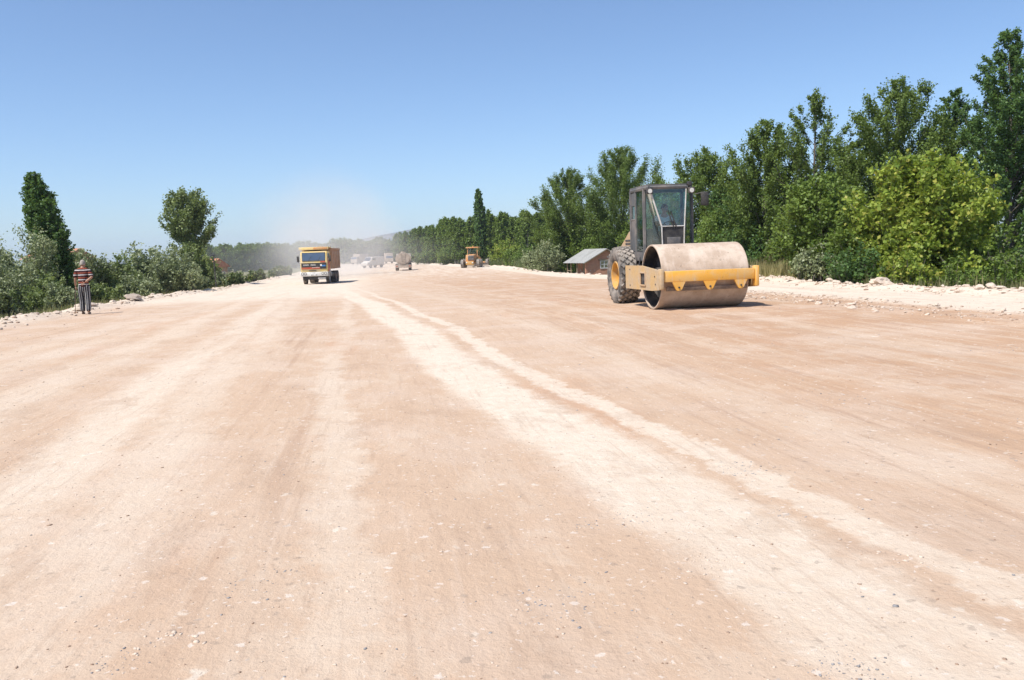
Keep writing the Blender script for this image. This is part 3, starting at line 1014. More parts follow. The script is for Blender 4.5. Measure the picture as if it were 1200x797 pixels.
def gravel():
    rg = np.random.default_rng(12)
    base = B()
    bmesh.ops.create_icosphere(base, subdivisions=1, radius=0.5)
    bv = np.array([v.co[:] for v in base.verts])
    bf = np.array([[v.index for v in f.verts] for f in base.faces])
    base.free()
    pts = []
    for _ in range(3200):
        y = 2.6 + 26 * rg.uniform() ** 1.7
        x = rg.uniform(-0.64, 0.64) * y
        s = 0.002 + 0.006 * rg.uniform() ** 2.5 + (0.012 * rg.uniform() if rg.uniform() < 0.02 else 0) + 0.00045 * y
        k = rg.choice(3, p=[0.55, 0.12, 0.33])
        pts.append((x, y, s, k))
    for px, py, r, n in ((665, 712, 0.11, 90), (1000, 789, 0.07, 90), (872, 553, 0.13, 70), (745, 608, 0.08, 40), (302, 679, 0.10, 40), (142, 782, 0.06, 40), (690, 618, 0.05, 20), (905, 605, 0.08, 30), (965, 468, 0.25, 70), (1180, 408, 0.3, 60)):
        c = ground_at(px, py)
        for _ in range(n):
            pts.append((c.x + rg.normal(0, r), c.y + rg.normal(0, r * 1.1), 0.0015 + 0.006 * rg.uniform() ** 2.5 + 0.0004 * c.y, 1 if rg.uniform() < 0.8 else 0))
    for px, py, n in ((186, 756, 30), (818, 672, 26), (400, 700, 12), (560, 548, 16), (1060, 655, 20)):
        c = ground_at(px, py)
        for _ in range(n):
            pts.append((c.x + rg.normal(0, 0.09), c.y + rg.normal(0, 0.08), 0.004 + 0.011 * rg.uniform() ** 2, 0))
    V, F, K = [], [], []
    for i, (x, y, s, k) in enumerate(pts):
        sc = rg.uniform(0.55, 1.2, 3) * s * 2
        sc[2] *= 0.45
        a = rg.uniform(0, 6.28)
        q = (bv * (1 + rg.normal(0, 0.2, (len(bv), 1)))) * sc
        q = np.stack([q[:, 0] * math.cos(a) - q[:, 1] * math.sin(a), q[:, 0] * math.sin(a) + q[:, 1] * math.cos(a), q[:, 2]], 1)
        V.append(q + np.array([x, y, gz(x, y) + s * 0.1]))
        F.append(bf + i * len(bv))
        K += [k] * len(bf)
    me = npmesh('gravel', np.concatenate(V), np.concatenate(F))
    o = link('gravel', me, ('pale_stone', 'grey_stone', 'brown_clod'), None, False)
    me.polygons.foreach_set('material_index', np.array(K, dtype=np.int32))
    tag(o, 'loose gravel, grey chips and clods strewn over the road', 'gravel', kind='stuff')


gravel()



def rubble():
    """clods and broken stone along both verges and in the crumbly ridges"""
    rg = np.random.default_rng(21)
    base = B()
    bmesh.ops.create_icosphere(base, subdivisions=1, radius=0.5)
    bv = np.array([v.co[:] for v in base.verts])
    bf = np.array([[v.index for v in f.verts] for f in base.faces])
    base.free()
    pts = []
    for n, sd, d0, d1 in ((1500, 1, 17, 62), (900, -1, 20, 75)):
        for _ in range(n):
            y = d0 + (d1 - d0) * rg.uniform() ** 1.5
            t = rg.normal(-0.35, 0.45)
            u = edge_l(y) - t if sd < 0 else edge_r(y) + t
            pts.append((u - 0.155 * y, y, 0.012 + 0.075 * rg.uniform() ** 3, 0 if rg.uniform() < 0.85 else 1))
    for _ in range(2200):
        y = rg.uniform(9, 30)
        u = rg.choice((12.1, 10.6, 11.4)) + rg.normal(0, 0.28)
        pts.append((u - 0.155 * y, y, 0.006 + 0.035 * rg.uniform() ** 3, 0 if rg.uniform() < 0.6 else 1))
    V, F, K = [], [], []
    for i, (x, y, s, k) in enumerate(pts):
        sc = rg.uniform(0.6, 1.2, 3) * s * 2
        sc[2] *= 0.6
        a = rg.uniform(0, 6.28)
        q = bv * (1 + rg.normal(0, 0.2, (len(bv), 1))) * sc
        q = np.stack([q[:, 0] * math.cos(a) - q[:, 1] * math.sin(a), q[:, 0] * math.sin(a) + q[:, 1] * math.cos(a), q[:, 2]], 1)
        V.append(q + np.array([x, y, gz(x, y) + s * 0.2]))
        F.append(bf + i * len(bv))
        K += [k] * len(bf)
    me = npmesh('rubble', np.concatenate(V), np.concatenate(F))
    o = link('rubble', me, ('pale_stone', 'brown_clod'), None, False)
    me.polygons.foreach_set('material_index', np.array(K, dtype=np.int32))
    tag(o, 'low rubble of clods and broken stone along the verges', 'rubble', kind='stuff')


rubble()

# ------------------------------------------------------------------ wheels
def wheel(parent, c, rad, wid, tread='block', rim='rim_yellow', out=-1, name='wheel', rimr=0.5, tyre='tyre_rubber', dual=False):
    """wheel > tyre, rim. out: side of the rim's dish"""
    w = bpy.data.objects.new(name, None)
    COL.objects.link(w)
    w.parent = parent
    w.location = c
    h = wid / 2
    bm = B()
    rr = rad * rimr
    prof = [(-h * 0.72, rr), (-h * 0.95, rr + (rad - rr) * 0.3), (-h, rr + (rad - rr) * 0.6), (-h * 0.93, rad * 0.93), (-h * 0.75, rad * 0.975), (-h * 0.35, rad * 0.99),
            (h * 0.35, rad * 0.99), (h * 0.75, rad * 0.975), (h * 0.93, rad * 0.93), (h, rr + (rad - rr) * 0.6), (h * 0.95, rr + (rad - rr) * 0.3), (h * 0.72, rr)]
    lathe(bm, prof, (0, 0, 0), 56)
    if tread == 'diamond':
        n = 26
        for i in range(n):
            for r, xx in enumerate((-0.74, -0.37, 0.0, 0.37, 0.74)):
                a = (i + 0.5 * (r % 2)) * 2 * math.pi / n
                rc = rad * (0.995 if abs(xx) < 0.6 else 0.965)
                side_ = wid * 0.205
                lg = 2 * math.pi * rad / n * 0.86
                m = Matrix.Rotation(a, 4, 'X') @ Matrix.Translation((xx * h, 0, rc)) @ Matrix.Rotation(-0.18 * xx, 4, 'Y')
                q = [(-side_ * 0.52, 0), (0, -lg * 0.5), (side_ * 0.52, 0), (0, lg * 0.5)]
                bot = [bm.verts.new(m @ Vector((p[0] * 1.06, p[1] * 1.06, -0.03))) for p in q]
                tp = [bm.verts.new(m @ Vector((p[0] * 0.86, p[1] * 0.86, 0.032))) for p in q]
                bm.faces.new(tp).material_index = 1
                for k in range(4):
                    bm.faces.new((bot[k], bot[(k + 1) % 4], tp[(k + 1) % 4], tp[k]))
    elif tread == 'block':
        n = 30
        for i in range(n):
            for sgn in (-1, 1):
                m = Matrix.Rotation((i + (0.5 if sgn > 0 else 0)) * 2 * math.pi / n, 4, 'X')
                r = bmesh.ops.create_cube(bm, size=1, matrix=m @ Matrix.Translation((sgn * h * 0.5, 0, rad * 0.985)) @ Matrix.Rotation(0.3 * sgn, 4, 'Z') @ Matrix.Diagonal((h * 0.85, 2 * math.pi * rad / n * 0.55, rad * 0.06, 1)))
    bmesh.ops.recalc_face_normals(bm, faces=bm.faces[:])
    obj('tyre', bm, (tyre, 'tyre_side') if tread == 'diamond' else tyre, w, True, 30)
    bm = B()
    s = out
    pr = [(s * h * 0.80, rr * 1.02), (s * h * 0.86, rr * 0.97), (s * h * 0.80, rr * 0.90), (s * h * 0.15, rr * 0.80), (s * h * 0.05, rr * 0.45), (s * h * 0.35, rr * 0.40), (s * h * 0.38, 0.02),
          (-s * h * 0.3, 0.02), (-s * h * 0.75, rr * 0.95), (-s * h * 0.75, rr * 1.02)]
    lathe(bm, pr, (0, 0, 0), 40)
    for k in range(8):
        a = k * math.pi / 4
        cyl(bm, (s * h * 0.02, rr * 0.62 * math.cos(a), rr * 0.62 * math.sin(a)), (s * h * 0.2, rr * 0.62 * math.cos(a), rr * 0.62 * math.sin(a)), rr * 0.05, seg=8)
    obj('rim', bm, rim, w, True, 30)
    return w


# ------------------------------------------------------------------ soil compactor
def compactor():
    pos = Vector((4.50, 20.9, 0))
    th = R(9)
    yl = -1.55                       # the drum's place along the machine
    c = pos - Vector((math.sin(th), -math.cos(th), 0)) * (-yl) * 1.0
    org = Vector((pos.x - 1.55 * math.sin(th), pos.y + 1.55 * math.cos(th), 0))
    zd, zr = gz(pos.x, pos.y), gz(org.x, org.y + 1.4)
    z0 = (zd + zr) / 2
    root = thing('road_roller', 'yellow single drum soil compactor with dark glazed cab', 'road roller', (org.x, org.y, z0 + 0.0), 0, rot=(math.atan2(zr - zd, 2.95) * 1.0, 0, th))
    DR, DW = 0.775, 1.075
    # drum
    bm = B()
    lathe(bm, [(-DW, DR), (-DW + 0.01, DR + 0.006), (DW - 0.01, DR + 0.006), (DW, DR), (DW, DR - 0.03), (DW - 0.05, DR - 0.033), (-DW + 0.05, DR - 0.033), (-DW, DR - 0.03)], (0, yl, DR), 96)
    drum = obj('drum', bm, 'drum_steel', root, True, 30)
    for s in (-1, 1):
        bm = B()
        lathe(bm, [(s * (DW - 0.035), DR - 0.0405), (s * (DW - 0.34), DR - 0.042), (s * (DW - 0.34), 0.24), (s * (DW - 0.12), 0.22), (s * (DW - 0.10), 0.02), (s * (DW - 0.40), 0.02), (s * (DW - 0.37), DR - 0.043), (s * (DW - 0.035), DR - 0.0415)], (0, yl, DR), 48)
        for k in range(8):
            a = k * math.pi / 4 + 0.3
            cyl(bm, (s * (DW - 0.335), yl + 0.5 * math.cos(a), DR + 0.5 * math.sin(a)), (s * (DW - 0.29), yl + 0.5 * math.cos(a), DR + 0.5 * math.sin(a)), 0.035, seg=8)
        obj('end_plate', bm, 'dark_metal', drum, True, 30)
    # drum frame: two side beams with a pocket, cross beam, three scraper lugs
    for s in (-1, 1):
        bm = B()
        x0, x1 = s * 1.155, s * 1.215
        top = lambda y: 1.06 - 0.05 * max(0, (-y - 0.2) / 1.1) ** 2 * 1.0
        zt = lambda y: 1.05 if y > -1.0 else 1.06 - 0.12 * ((-1.0 - y) / 1.5)
        zb = lambda y: 0.46 if y > -2.1 else 0.46 + 0.03 * ((-2.1 - y) / 0.4)
        yp0, yp1, zp0, zp1 = -1.52, -1.12, 0.57, 0.88      # pocket
        ys = [-2.48, -2.0, yp0, yp1, -0.5, 0.15]
        for a, b in zip(ys, ys[1:]):
            if a == yp0:
                prism(bm, [(a, zb(a)), (b, zb(b)), (b, zp0), (a, zp0)], 'x', x0, x1)
                prism(bm, [(a, zp1), (b, zp1), (b, zt(b)), (a, zt(a))], 'x', x0, x1)
            else:
                prism(bm, [(a, zb(a)), (b, zb(b)), (b, zt(b)), (a, zt(a))], 'x', x0, x1)
        bmesh.ops.remove_doubles(bm, verts=bm.verts[:], dist=0.0005)
        sb = obj('side_beam', bm, 'dusty_yellow', root, False)
        bm = B()
        plate(bm, [(s * 1.19, yp0, zp0), (s * 1.19, yp1, zp0), (s * 1.19, yp1, zp1), (s * 1.19, yp0, zp1)], 0.01)
        obj('pocket_back', bm, 'dark_metal', sb, False)
        bm = B()                                                     # bright edge flanges of the pocket and of the beam's nose
        for (ya, za, yb, zb_) in ((yp0, zp0, yp0, zp1), (yp1, zp0, yp1, zp1), (yp0, zp0, yp1, zp0), (yp0, zp1, yp1, zp1)):
            tube(bm, [(s * 1.222, ya, za), (s * 1.222, yb, zb_)], 0.022, 6)
        obj('pocket_rim', bm, 'tan_paint', sb)
        bm = B()
        for py_, pz in ((-2.25, 0.62), (-0.25, 0.95), (-0.25, 0.55), (-2.2, 0.80)):
            cyl(bm, (s * 1.214, py_, pz), (s * 1.228, py_, pz), 0.018, seg=10)
        obj('bolt', bm, 'dark_metal', sb)
    bm = B()
    box(bm, (0, -2.485, 0.795), (2.22, 0.16, 0.25), 0.012)
    obj('cross_beam', bm, 'beam_paint', root)
    for s in (-1, 1):
        bm = B()
        box(bm, (s * 1.165, -2.50, 0.74), (0.09, 0.20, 0.48), 0.02)
        obj('beam_end', bm, 'dusty_yellow' if s < 0 else 'beam_paint', root)
    for x in (-0.76, 0.0, 0.76):
        bm = B()
        pts = [(-0.16, 0.0), (0.16, 0.0), (0.075, -0.17), (0.04, -0.205), (-0.04, -0.205), (-0.075, -0.17)]
        prism(bm, [(x + a, 0.668 + b) for a, b in pts], 'y', -2.575, -2.53)
        lug = obj('scraper_lug', bm, 'beam_paint', root)
        bm = B()
        cyl(bm, (x, -2.60, 0.668 - 0.13), (x, -2.55, 0.668 - 0.13), 0.022, seg=10)
        obj('bolt', bm, 'dark_metal', lug)
    bm = B()
    box(bm, (0, -2.375, 0.50), (2.0, 0.04, 0.10), 0.008, (R(18), 0, 0))
    obj('scraper_blade', bm, 'scraper_steel', root)
    # rear yoke and hitch
    bm = B()
    box(bm, (0, 0.12, 0.76), (2.30, 0.16, 0.50), 0.02)
    obj('rear_cross_beam', bm, 'dark_metal', root)
    bm = B()
    box(bm, (0, 0.55, 0.80), (0.5, 0.8, 0.5), 0.05)
    cyl(bm, (0, 0.45, 0.45), (0, 0.45, 1.2), 0.16)
    obj('articulation_hitch', bm, 'dark_metal', root)
    # rear chassis
    bm = B()
    box(bm, (0, 1.55, 0.98), (1.0, 2.5, 0.62), 0.05)
    cyl(bm, (-0.85, 1.45, 0.765), (0.85, 1.45, 0.765), 0.18)
    obj('chassis', bm, 'black_plastic', root)
    for s in (-1, 1):
        wheel(root, (s * 0.87, 1.45, 0.765), 0.765, 0.60, 'diamond', 'rim_yellow', s, rimr=0.50)
    # engine hood behind the cab
    bm = B()
    prism(bm, [(1.18, 1.28), (1.18, 2.02), (1.7, 1.96), (2.5, 1.58), (2.62, 1.35), (2.62, 0.95), (2.2, 1.28)], 'x', -0.62, 0.62)
    obj('engine_hood', bm, 'tan_paint', root, True, 25)
    bm = B()
    for z in (1.45, 1.54, 1.63, 1.72):
        for s in (-1, 1):
            box(bm, (s * 0.622, 1.75, z), (0.02, 0.6, 0.045))
    obj('hood_vent', bm, 'dark_metal', root)
    bm = B()
    cyl(bm, (0.45, 2.3, 1.8), (0.45, 2.3, 2.15), 0.05)
    obj('exhaust', bm, 'dark_metal', root)
    # cab: plan with chamfered front corners, the windscreen narrows downwards
    ZT, ZB, ZM = 3.02, 1.42, 2.02
    rl, ml, fl = (-0.72, 1.12), (-0.70, 0.06), (-0.64, -0.20)
    rr_, mr, fr = (0.72, 1.12), (0.70, 0.36), (0.34, -0.22)
    flm, frm = (-0.30, -0.27), (0.23, -0.27)
    P = lambda p, z: Vector((p[0], p[1], z))
    def post(bm, a, b, r=0.038):
        tube(bm, [a, b], r, 6)
    bm = B()
    for p in (rl, rr_, ml, mr):
        post(bm, P(p, ZB - 0.25), P(p, ZT), 0.05)
    post(bm, P((-0.72, 0.72), ZB - 0.2), P((-0.72, 0.72), ZT), 0.035)
    for a, b in ((rl, ml), (ml, fl), (fl, fr), (fr, mr), (mr, rr_), (rr_, rl)):
        post(bm, P(a, ZT), P(b, ZT), 0.05)
    for a, b in ((ml, flm), (frm, mr)):
        post(bm, P(a, ZB), P(b, ZB), 0.03)
    post(bm, P((-0.72, 1.12), 2.25), P((-0.72, 0.72), 2.25), 0.03)
    frame = obj('cab_frame', bm, 'cab_grey', root, True)
    bm = B()
    pl = [rl, ml, fl, fr, mr, rr_]
    prism(bm, [(x * 1.03, y if y < 1 else y + 0.06) for x, y in pl], 'z', ZT + 0.02, ZT + 0.085)
    obj('cab_roof', bm, 'cab_grey', root, True)
    bm = B()                                                        # cab floor box and lower side skirts
    prism(bm, [(-0.74, 1.16), (-0.74, 0.05), (-0.42, -0.25), (0.26, -0.25), (0.74, 0.34), (0.74, 1.16)], 'z', 1.16, ZB - 0.02)
    obj('cab_base', bm, 'cab_grey', root, True)
    bm = B()
    plate(bm, [P(rl, ZB), P((-0.72, 0.72), ZB), P((-0.72, 0.72), 2.25), P(rl, 2.25)], 0.03)
    plate(bm, [P((0.72, 1.12), ZB), P((0.72, 0.8), ZB), P((0.72, 0.8), 2.25), P((0.72, 1.12), 2.25)], 0.03)
    plate(bm, [P(rl, ZB), P(rr_, ZB), P(rr_, 2.0), P(rl, 2.0)], 0.03)
    plate(bm, [P((-0.725, 1.06), 2.62), P((-0.725, 0.78), 2.62), P((-0.725, 0.78), 2.96), P((-0.725, 1.06), 2.96)], 0.02)
    obj('cab_side_panel', bm, 'cab_grey', root, False)
    bm = B()                                                        # dashboard panel below the windscreen
    prism(bm, [(-0.345, ZB - 0.02), (0.25, ZB - 0.02), (0.26, ZM), (-0.365, ZM)], 'y', -0.285, -0.12)
    obj('front_console', bm, 'black_plastic', root, True)
    bm = B()
    box(bm, (-0.04, -0.295, 1.62), (0.36, 0.03, 0.24), 0.012)
    obj('console_vent', bm, 'cab_grey', root)
    bm = B()                                                        # light seal round the windscreen
    wl0, wl1 = P((-0.64, -0.235), ZT - 0.05), P((-0.36, -0.30), ZM)
    wr0, wr1 = P((0.33, -0.245), ZT - 0.05), P((0.25, -0.30), ZM)
    post(bm, wl0, wl1, 0.022)
    post(bm, wr0, wr1, 0.018)
    post(bm, wr1, P((0.23, -0.30), ZB), 0.018)
    post(bm, wl1, P((-0.34, -0.29), ZB + 0.02), 0.018)
    post(bm, wl1, wr1, 0.014)
    obj('windscreen_seal', bm, 'white_metal', root)
    bm = B()
    plate(bm, [wl0, wl1, wr1, wr0], 0.008)
    obj('windscreen', bm, 'cab_glass', root, False)
    bm = B()
    plate(bm, [P(ml, ZT - .03), P(ml, ZB + .02), P((-0.36, -0.235), ZB + .02)], 0.006)
    plate(bm, [P(ml, ZT - .03), P((-0.36, -0.235), ZB + .02), P((-0.37, -0.25), ZM), P(fl, ZT - .03)], 0.006)
    obj('corner_window', bm, 'cab_glass', root, False)
    bm = B()
    plate(bm, [P(mr, ZT - .03), P(mr, ZB + .02), P((0.24, -0.24), ZB + .02), P(fr, ZT - .03)], 0.006)
    obj('corner_window', bm, 'cab_glass', root, False)
    bm = B()
    plate(bm, [P((-0.72, 0.70), ZT - .05), P((-0.72, 0.70), ZB), P((-0.705, 0.10), ZB), P((-0.705, 0.10), ZT - .05)], 0.006)
    obj('side_window', bm, 'cab_glass', root, False)
    bm = B()
    plate(bm, [P((-0.72, 1.08), 2.6), P((-0.72, 1.08), 2.28), P((-0.72, 0.75), 2.28), P((-0.72, 0.75), 2.6)], 0.006)
    obj('side_window', bm, 'cab_glass', root, False)
    bm = B()
    plate(bm, [P((0.72, 1.08), ZT - .05), P((0.72, 1.08), 2.27), P((0.72, 0.40), 2.27), P((0.72, 0.40), ZT - .05)], 0.006)
    obj('side_window', bm, 'cab_glass', root, False)
    bm = B()
    plate(bm, [P((-0.68, 1.12), ZT - .05), P((-0.68, 1.12), 2.03), P((0.68, 1.12), 2.03), P((0.68, 1.12), ZT - .05)], 0.006)
    obj('rear_window', bm, 'cab_glass', root, False)
    bm = B()
    for x in (-0.09, -0.02):
        tube(bm, [(x + 0.06, -0.325, ZM - 0.06), (x - 0.08, -0.325, ZM + 0.34)], 0.010, 5)
        tube(bm, [(x + 0.02, -0.32, ZM + 0.02), (x - 0.10, -0.315, ZM + 0.40)], 0.014, 5)
    obj('wiper', bm, 'black_plastic', root)
    for x in (-0.66, 0.46):
        bm = B()
        box(bm, (x, -0.26, 2.93), (0.17, 0.10, 0.15), 0.02)
        tube(bm, [(x, -0.22, 2.98), (x * 0.9, -0.1, 3.06)], 0.02, 6)
        if x > 0:
            box(bm, (x - 0.02, -0.2, 3.10), (0.12, 0.1, 0.12), 0.02)
        lamp = obj('work_light', bm, 'dark_metal', root)
        bm = B()
        cyl(bm, (x, -0.305, 2.925), (x, -0.318, 2.925), 0.058, seg=16)
        obj('lens', bm, 'lamp_lens', lamp)
    bm = B()
    tube(bm, [(0.7, 0.1, 2.85), (0.86, 0.0, 2.88), (0.90, 0.0, 2.84)], 0.012, 5)
    box(bm, (0.93, 0.0, 2.72), (0.22, 0.06, 0.36), 0.03)
    tube(bm, [(0.70, 0.05, 2.60), (0.88, 0.0, 2.62)], 0.012, 5)
    obj('mirror', bm, 'black_plastic', root)
    bm = B()
    tube(bm, [(0.55, -0.1, 1.47), (0.95, -0.2, 1.49), (0.98, 0.1, 1.47)], 0.015, 6)
    tube(bm, [(-0.74, 0.35, 1.25), (-0.80, 0.3, 0.95), (-0.80, 0.6, 0.95), (-0.74, 0.65, 1.25)], 0.018, 6)
    obj('grab_rail', bm, 'dark_metal', root)
    bm = B()
    box(bm, (0.02, 0.55, 1.66), (0.52, 0.50, 0.12), 0.04)
    box(bm, (0.02, 0.84, 2.0), (0.48, 0.12, 0.62), 0.05, (R(-8), 0, 0))
    box(bm, (0.02, 0.58, 1.5), (0.3, 0.3, 0.22), 0.02)
    obj('seat', bm, 'seat_cloth', root)
    bm = B()
    tube(bm, [(0.02, -0.1, 1.5), (0.02, 0.08, 2.02)], 0.035, 8)
    n = 20
    tube(bm, [(0.02 + 0.19 * math.cos(k * 2 * math.pi / n), 0.09 + 0.13 * math.sin(k * 2 * math.pi / n), 2.05 + 0.13 * math.sin(k * 2 * math.pi / n) * 0.8) for k in range(n + 1)], 0.016, 6)
    tube(bm, [(-0.16, 0.09, 2.05), (0.2, 0.09, 2.05)], 0.014, 6)
    obj('steering_wheel', bm, 'black_plastic', root)
    return root


ROLLER = compactor()

# ------------------------------------------------------------------ people
def skin(verts, edges, root=0, sub=2):
    """skinned mesh data from joints (x, y, z, rx[, ry]) and bones"""
    me = bpy.data.meshes.new('skin')
    me.from_pydata([v[:3] for v in verts], edges, [])
    o = bpy.data.objects.new('skin', me)
    COL.objects.link(o)
    md = o.modifiers.new('skin', 'SKIN')
    md.use_smooth_shade = True
    md.branch_smoothing = 0.3
    for i, v in enumerate(verts):
        s = me.skin_vertices[0].data[i]
        s.radius = (v[3], v[4] if len(v) > 4 else v[3])
        s.use_root = (i == root)
    sb = o.modifiers.new('sub', 'SUBSURF')
    sb.levels = sb.render_levels = sub
    dg = bpy.context.evaluated_depsgraph_get()
    res = bpy.data.meshes.new_from_object(o.evaluated_get(dg))
    bpy.data.objects.remove(o)
    return res


def join(meshes, name='body'):
    bm = B()
    for m in meshes:
        bm.from_mesh(m)
    out = bpy.data.meshes.new(name)
    bm.to_mesh(out)
    bm.free()
    return out


def hand(wrist, d, palm_n, scale=1.0, curl=0.6, thumb=1):
    """palm and five fingers as one skinned mesh; d: direction of the fingers, palm_n: palm normal"""
    w, d, n = Vector(wrist), Vector(d).normalized(), Vector(palm_n).normalized()
    s = n.cross(d).normalized() * thumb
    k = scale
    V = [(*w, 0.026 * k, 0.022 * k), (*(w + d * 0.05 * k), 0.040 * k, 0.018 * k), (*(w + d * 0.085 * k), 0.038 * k, 0.016 * k)]
    out = [skin(V, [(0, 1), (1, 2)], 0, 2)]
    for i, ln in enumerate((0.070, 0.080, 0.074, 0.058)):
        b = w + d * 0.072 * k + s * (0.030 - 0.020 * i) * k
        pts = [b]
        dd = d
        for j in range(3):
            dd = (dd + n * curl * (0.35 + 0.25 * j)).normalized()
            pts.append(pts[-1] + dd * ln * k * (0.45, 0.32, 0.23)[j])
        V = [(*p, 0.0095 * k * (1 - 0.09 * q)) for q, p in enumerate(pts)]
        out.append(skin(V, [(0, 1), (1, 2), (2, 3)], 0, 1))
    b = w + d * 0.025 * k + s * 0.028 * k
    p1 = b + (d * 0.5 + s * 0.8 + n * 0.25).normalized() * 0.035 * k
    p2 = p1 + (d * 0.9 + s * 0.25 + n * 0.4).normalized() * 0.030 * k
    out.append(skin([(*b, 0.013 * k), (*p1, 0.011 * k), (*p2, 0.009 * k)], [(0, 1), (1, 2)], 0, 1))
    return out


def head_mesh(c, yaw=0.0, tilt=0.0, k=1.0):
    """head with brow, nose, lips, chin, ears; faces +y before yaw"""
    bm = B()
    bmesh.ops.create_icosphere(bm, subdivisions=4, radius=1.0)
    for v in bm.verts:
        x, y, z = v.co
        sx, sy, sz = 0.076, 0.098, 0.122
        if z < 0:
            sx *= 1 - 0.32 * (-z) ** 1.4
            if y < 0:
                sy *= 1 - 0.45 * (-z) ** 1.2
        v.co = Vector((x * sx, y * sy, z * sz))
        f = max(0.0, y)
        nz = math.exp(-(x / 0.14) ** 2) * math.exp(-((z + 0.12) / 0.17) ** 2) * (f > 0.6)
        v.co.y += 0.024 * nz
        for ex in (-0.40, 0.40):
            v.co.y -= 0.011 * math.exp(-((x - ex) / 0.18) ** 2 - ((z - 0.06) / 0.10) ** 2) * (f > 0.4)
        v.co.y += 0.006 * math.exp(-(x / 0.28) ** 2 - ((z + 0.46) / 0.06) ** 2) * (f > 0.4)
        v.co.y += 0.010 * math.exp(-(x / 0.25) ** 2 - ((z + 0.78) / 0.14) ** 2) * (y > 0)
    for sgn in (-1, 1):
        bmesh.ops.create_icosphere(bm, subdivisions=2, radius=1.0, matrix=Matrix.Translation((sgn * 0.080, -0.005, -0.005)) @ Matrix.Rotation(sgn * 0.35, 4, 'Z') @ Matrix.Diagonal((0.009, 0.022, 0.032, 1)))
    bmesh.ops.scale(bm, vec=(k, k, k), verts=bm.verts[:])
    bmesh.ops.transform(bm, matrix=Matrix.Translation(c) @ Matrix.Rotation(yaw, 4, 'Z') @ Matrix.Rotation(tilt, 4, 'X'), verts=bm.verts[:])
    me = bpy.data.meshes.new('head')
    bm.to_mesh(me)
    bm.free()
    return me


def hair_mesh(c, yaw=0.0, tilt=0.0, k=1.0, low=-0.45, front=0.45):
    bm = B()
    bmesh.ops.create_icosphere(bm, subdivisions=4, radius=1.0)
    kill = [v for v in bm.verts if (v.co.z < low + 0.75 * max(0, v.co.y + 0.15) or (v.co.y > front and v.co.z < 0.55))]
    bmesh.ops.delete(bm, geom=kill, context='VERTS')
    for v in bm.verts:
        nn = 1 + 0.05 * mnoise.noise(v.co * 5)
        z = v.co.z
        v.co = Vector((v.co.x * 0.083 * nn, v.co.y * 0.105 * nn - 0.002, z * 0.129 * nn))
    r = bmesh.ops.solidify(bm, geom=bm.faces[:], thickness=0.012)
    bmesh.ops.scale(bm, vec=(k, k, k), verts=bm.verts[:])
    bmesh.ops.transform(bm, matrix=Matrix.Translation(c) @ Matrix.Rotation(yaw, 4, 'Z') @ Matrix.Rotation(tilt, 4, 'X'), verts=bm.verts[:])
    me = bpy.data.meshes.new('hair')
    bm.to_mesh(me)
    bm.free()
    return me


paint('skin_tone', (0.42, 0.235, 0.155), (0.36, 0.19, 0.125), 8, 0.6, bump=0.05)
paint('grey_hair', (0.36, 0.32, 0.27), (0.26, 0.23, 0.20), 30, 0.9, bump=0.4)
paint('dark_hair', (0.03, 0.025, 0.022), (0.06, 0.05, 0.045), 30, 0.8)
paint('shoe_leather', (0.09, 0.06, 0.045), (0.2, 0.15, 0.11), 8, 0.7)
paint('cane_wood', (0.10, 0.065, 0.04), (0.16, 0.11, 0.07), 6, 0.7)
paint('white_cloth', (0.78, 0.78, 0.76), (0.7, 0.7, 0.68), 5, 0.9)
paint('blue_cloth', (0.07, 0.09, 0.14), (0.1, 0.12, 0.17), 5, 0.9)
paint('eye_white', (0.7, 0.68, 0.64), None, 5, 0.4)
paint('eye_dark', (0.03, 0.02, 0.015), None, 5, 0.3)


def stripes(name, axis, period, bands, warp=0.0):
    """woven stripes: bands are (end of band as a share of the period, colour)"""
    m = bpy.data.materials.new(name)
    t = NT(m)
    o = t.obj()
    sp = t.n('ShaderNodeSeparateXYZ')
    t.put(sp.inputs[0], o)
    v = sp.outputs['XYZ'.index(axis)]
    if warp:
        v = t.m('ADD', v, t.m('MULTIPLY', t.m('SUBTRACT', t.noise(o, 3.0, 2), 0.5), warp))
    f = t.m('FRACT', t.m('DIVIDE', v, period))
    c = bands[-1][1]
    for e, col in bands[-2::-1]:
        c = t.mix(t.m('LESS_THAN', f, e), c, col)
    t.surf(t.bsdf(c, 0.9, 0, t.bump(t.noise(o, 6, 4), 0.5, 0.03), 0.2))
    MATS[name] = m


stripes('striped_shirt', 'Z', 0.150, ((0.34, (0.05, 0.018, 0.02)), (0.50, (0.60, 0.57, 0.54)), (0.74, (0.05, 0.018, 0.02)), (0.90, (0.34, 0.085, 0.045)), (1.0, (0.05, 0.018, 0.02))), 0.03)
stripes('striped_trousers', 'X', 0.066, ((0.60, (0.035, 0.035, 0.04)), (0.80, (0.46, 0.45, 0.43)), (1.0, (0.09, 0.09, 0.095))), 0.02)


def eyes(c, yaw, tilt, k, parent):
    m = Matrix.Translation(c) @ Matrix.Rotation(yaw, 4, 'Z') @ Matrix.Rotation(tilt, 4, 'X')
    for s in (-1, 1):
        bm = B()
        bmesh.ops.create_uvsphere(bm, u_segments=12, v_segments=8, radius=0.0115 * k, matrix=m @ Matrix.Translation((s * 0.030 * k, 0.078 * k, 0.007 * k)))
        e = obj('eye', bm, 'eye_white', parent)
        bm = B()
        bmesh.ops.create_uvsphere(bm, u_segments=10, v_segments=6, radius=0.0062 * k, matrix=m @ Matrix.Translation((s * 0.030 * k, 0.0855 * k, 0.007 * k)))
        obj('iris', bm, 'eye_dark', e)


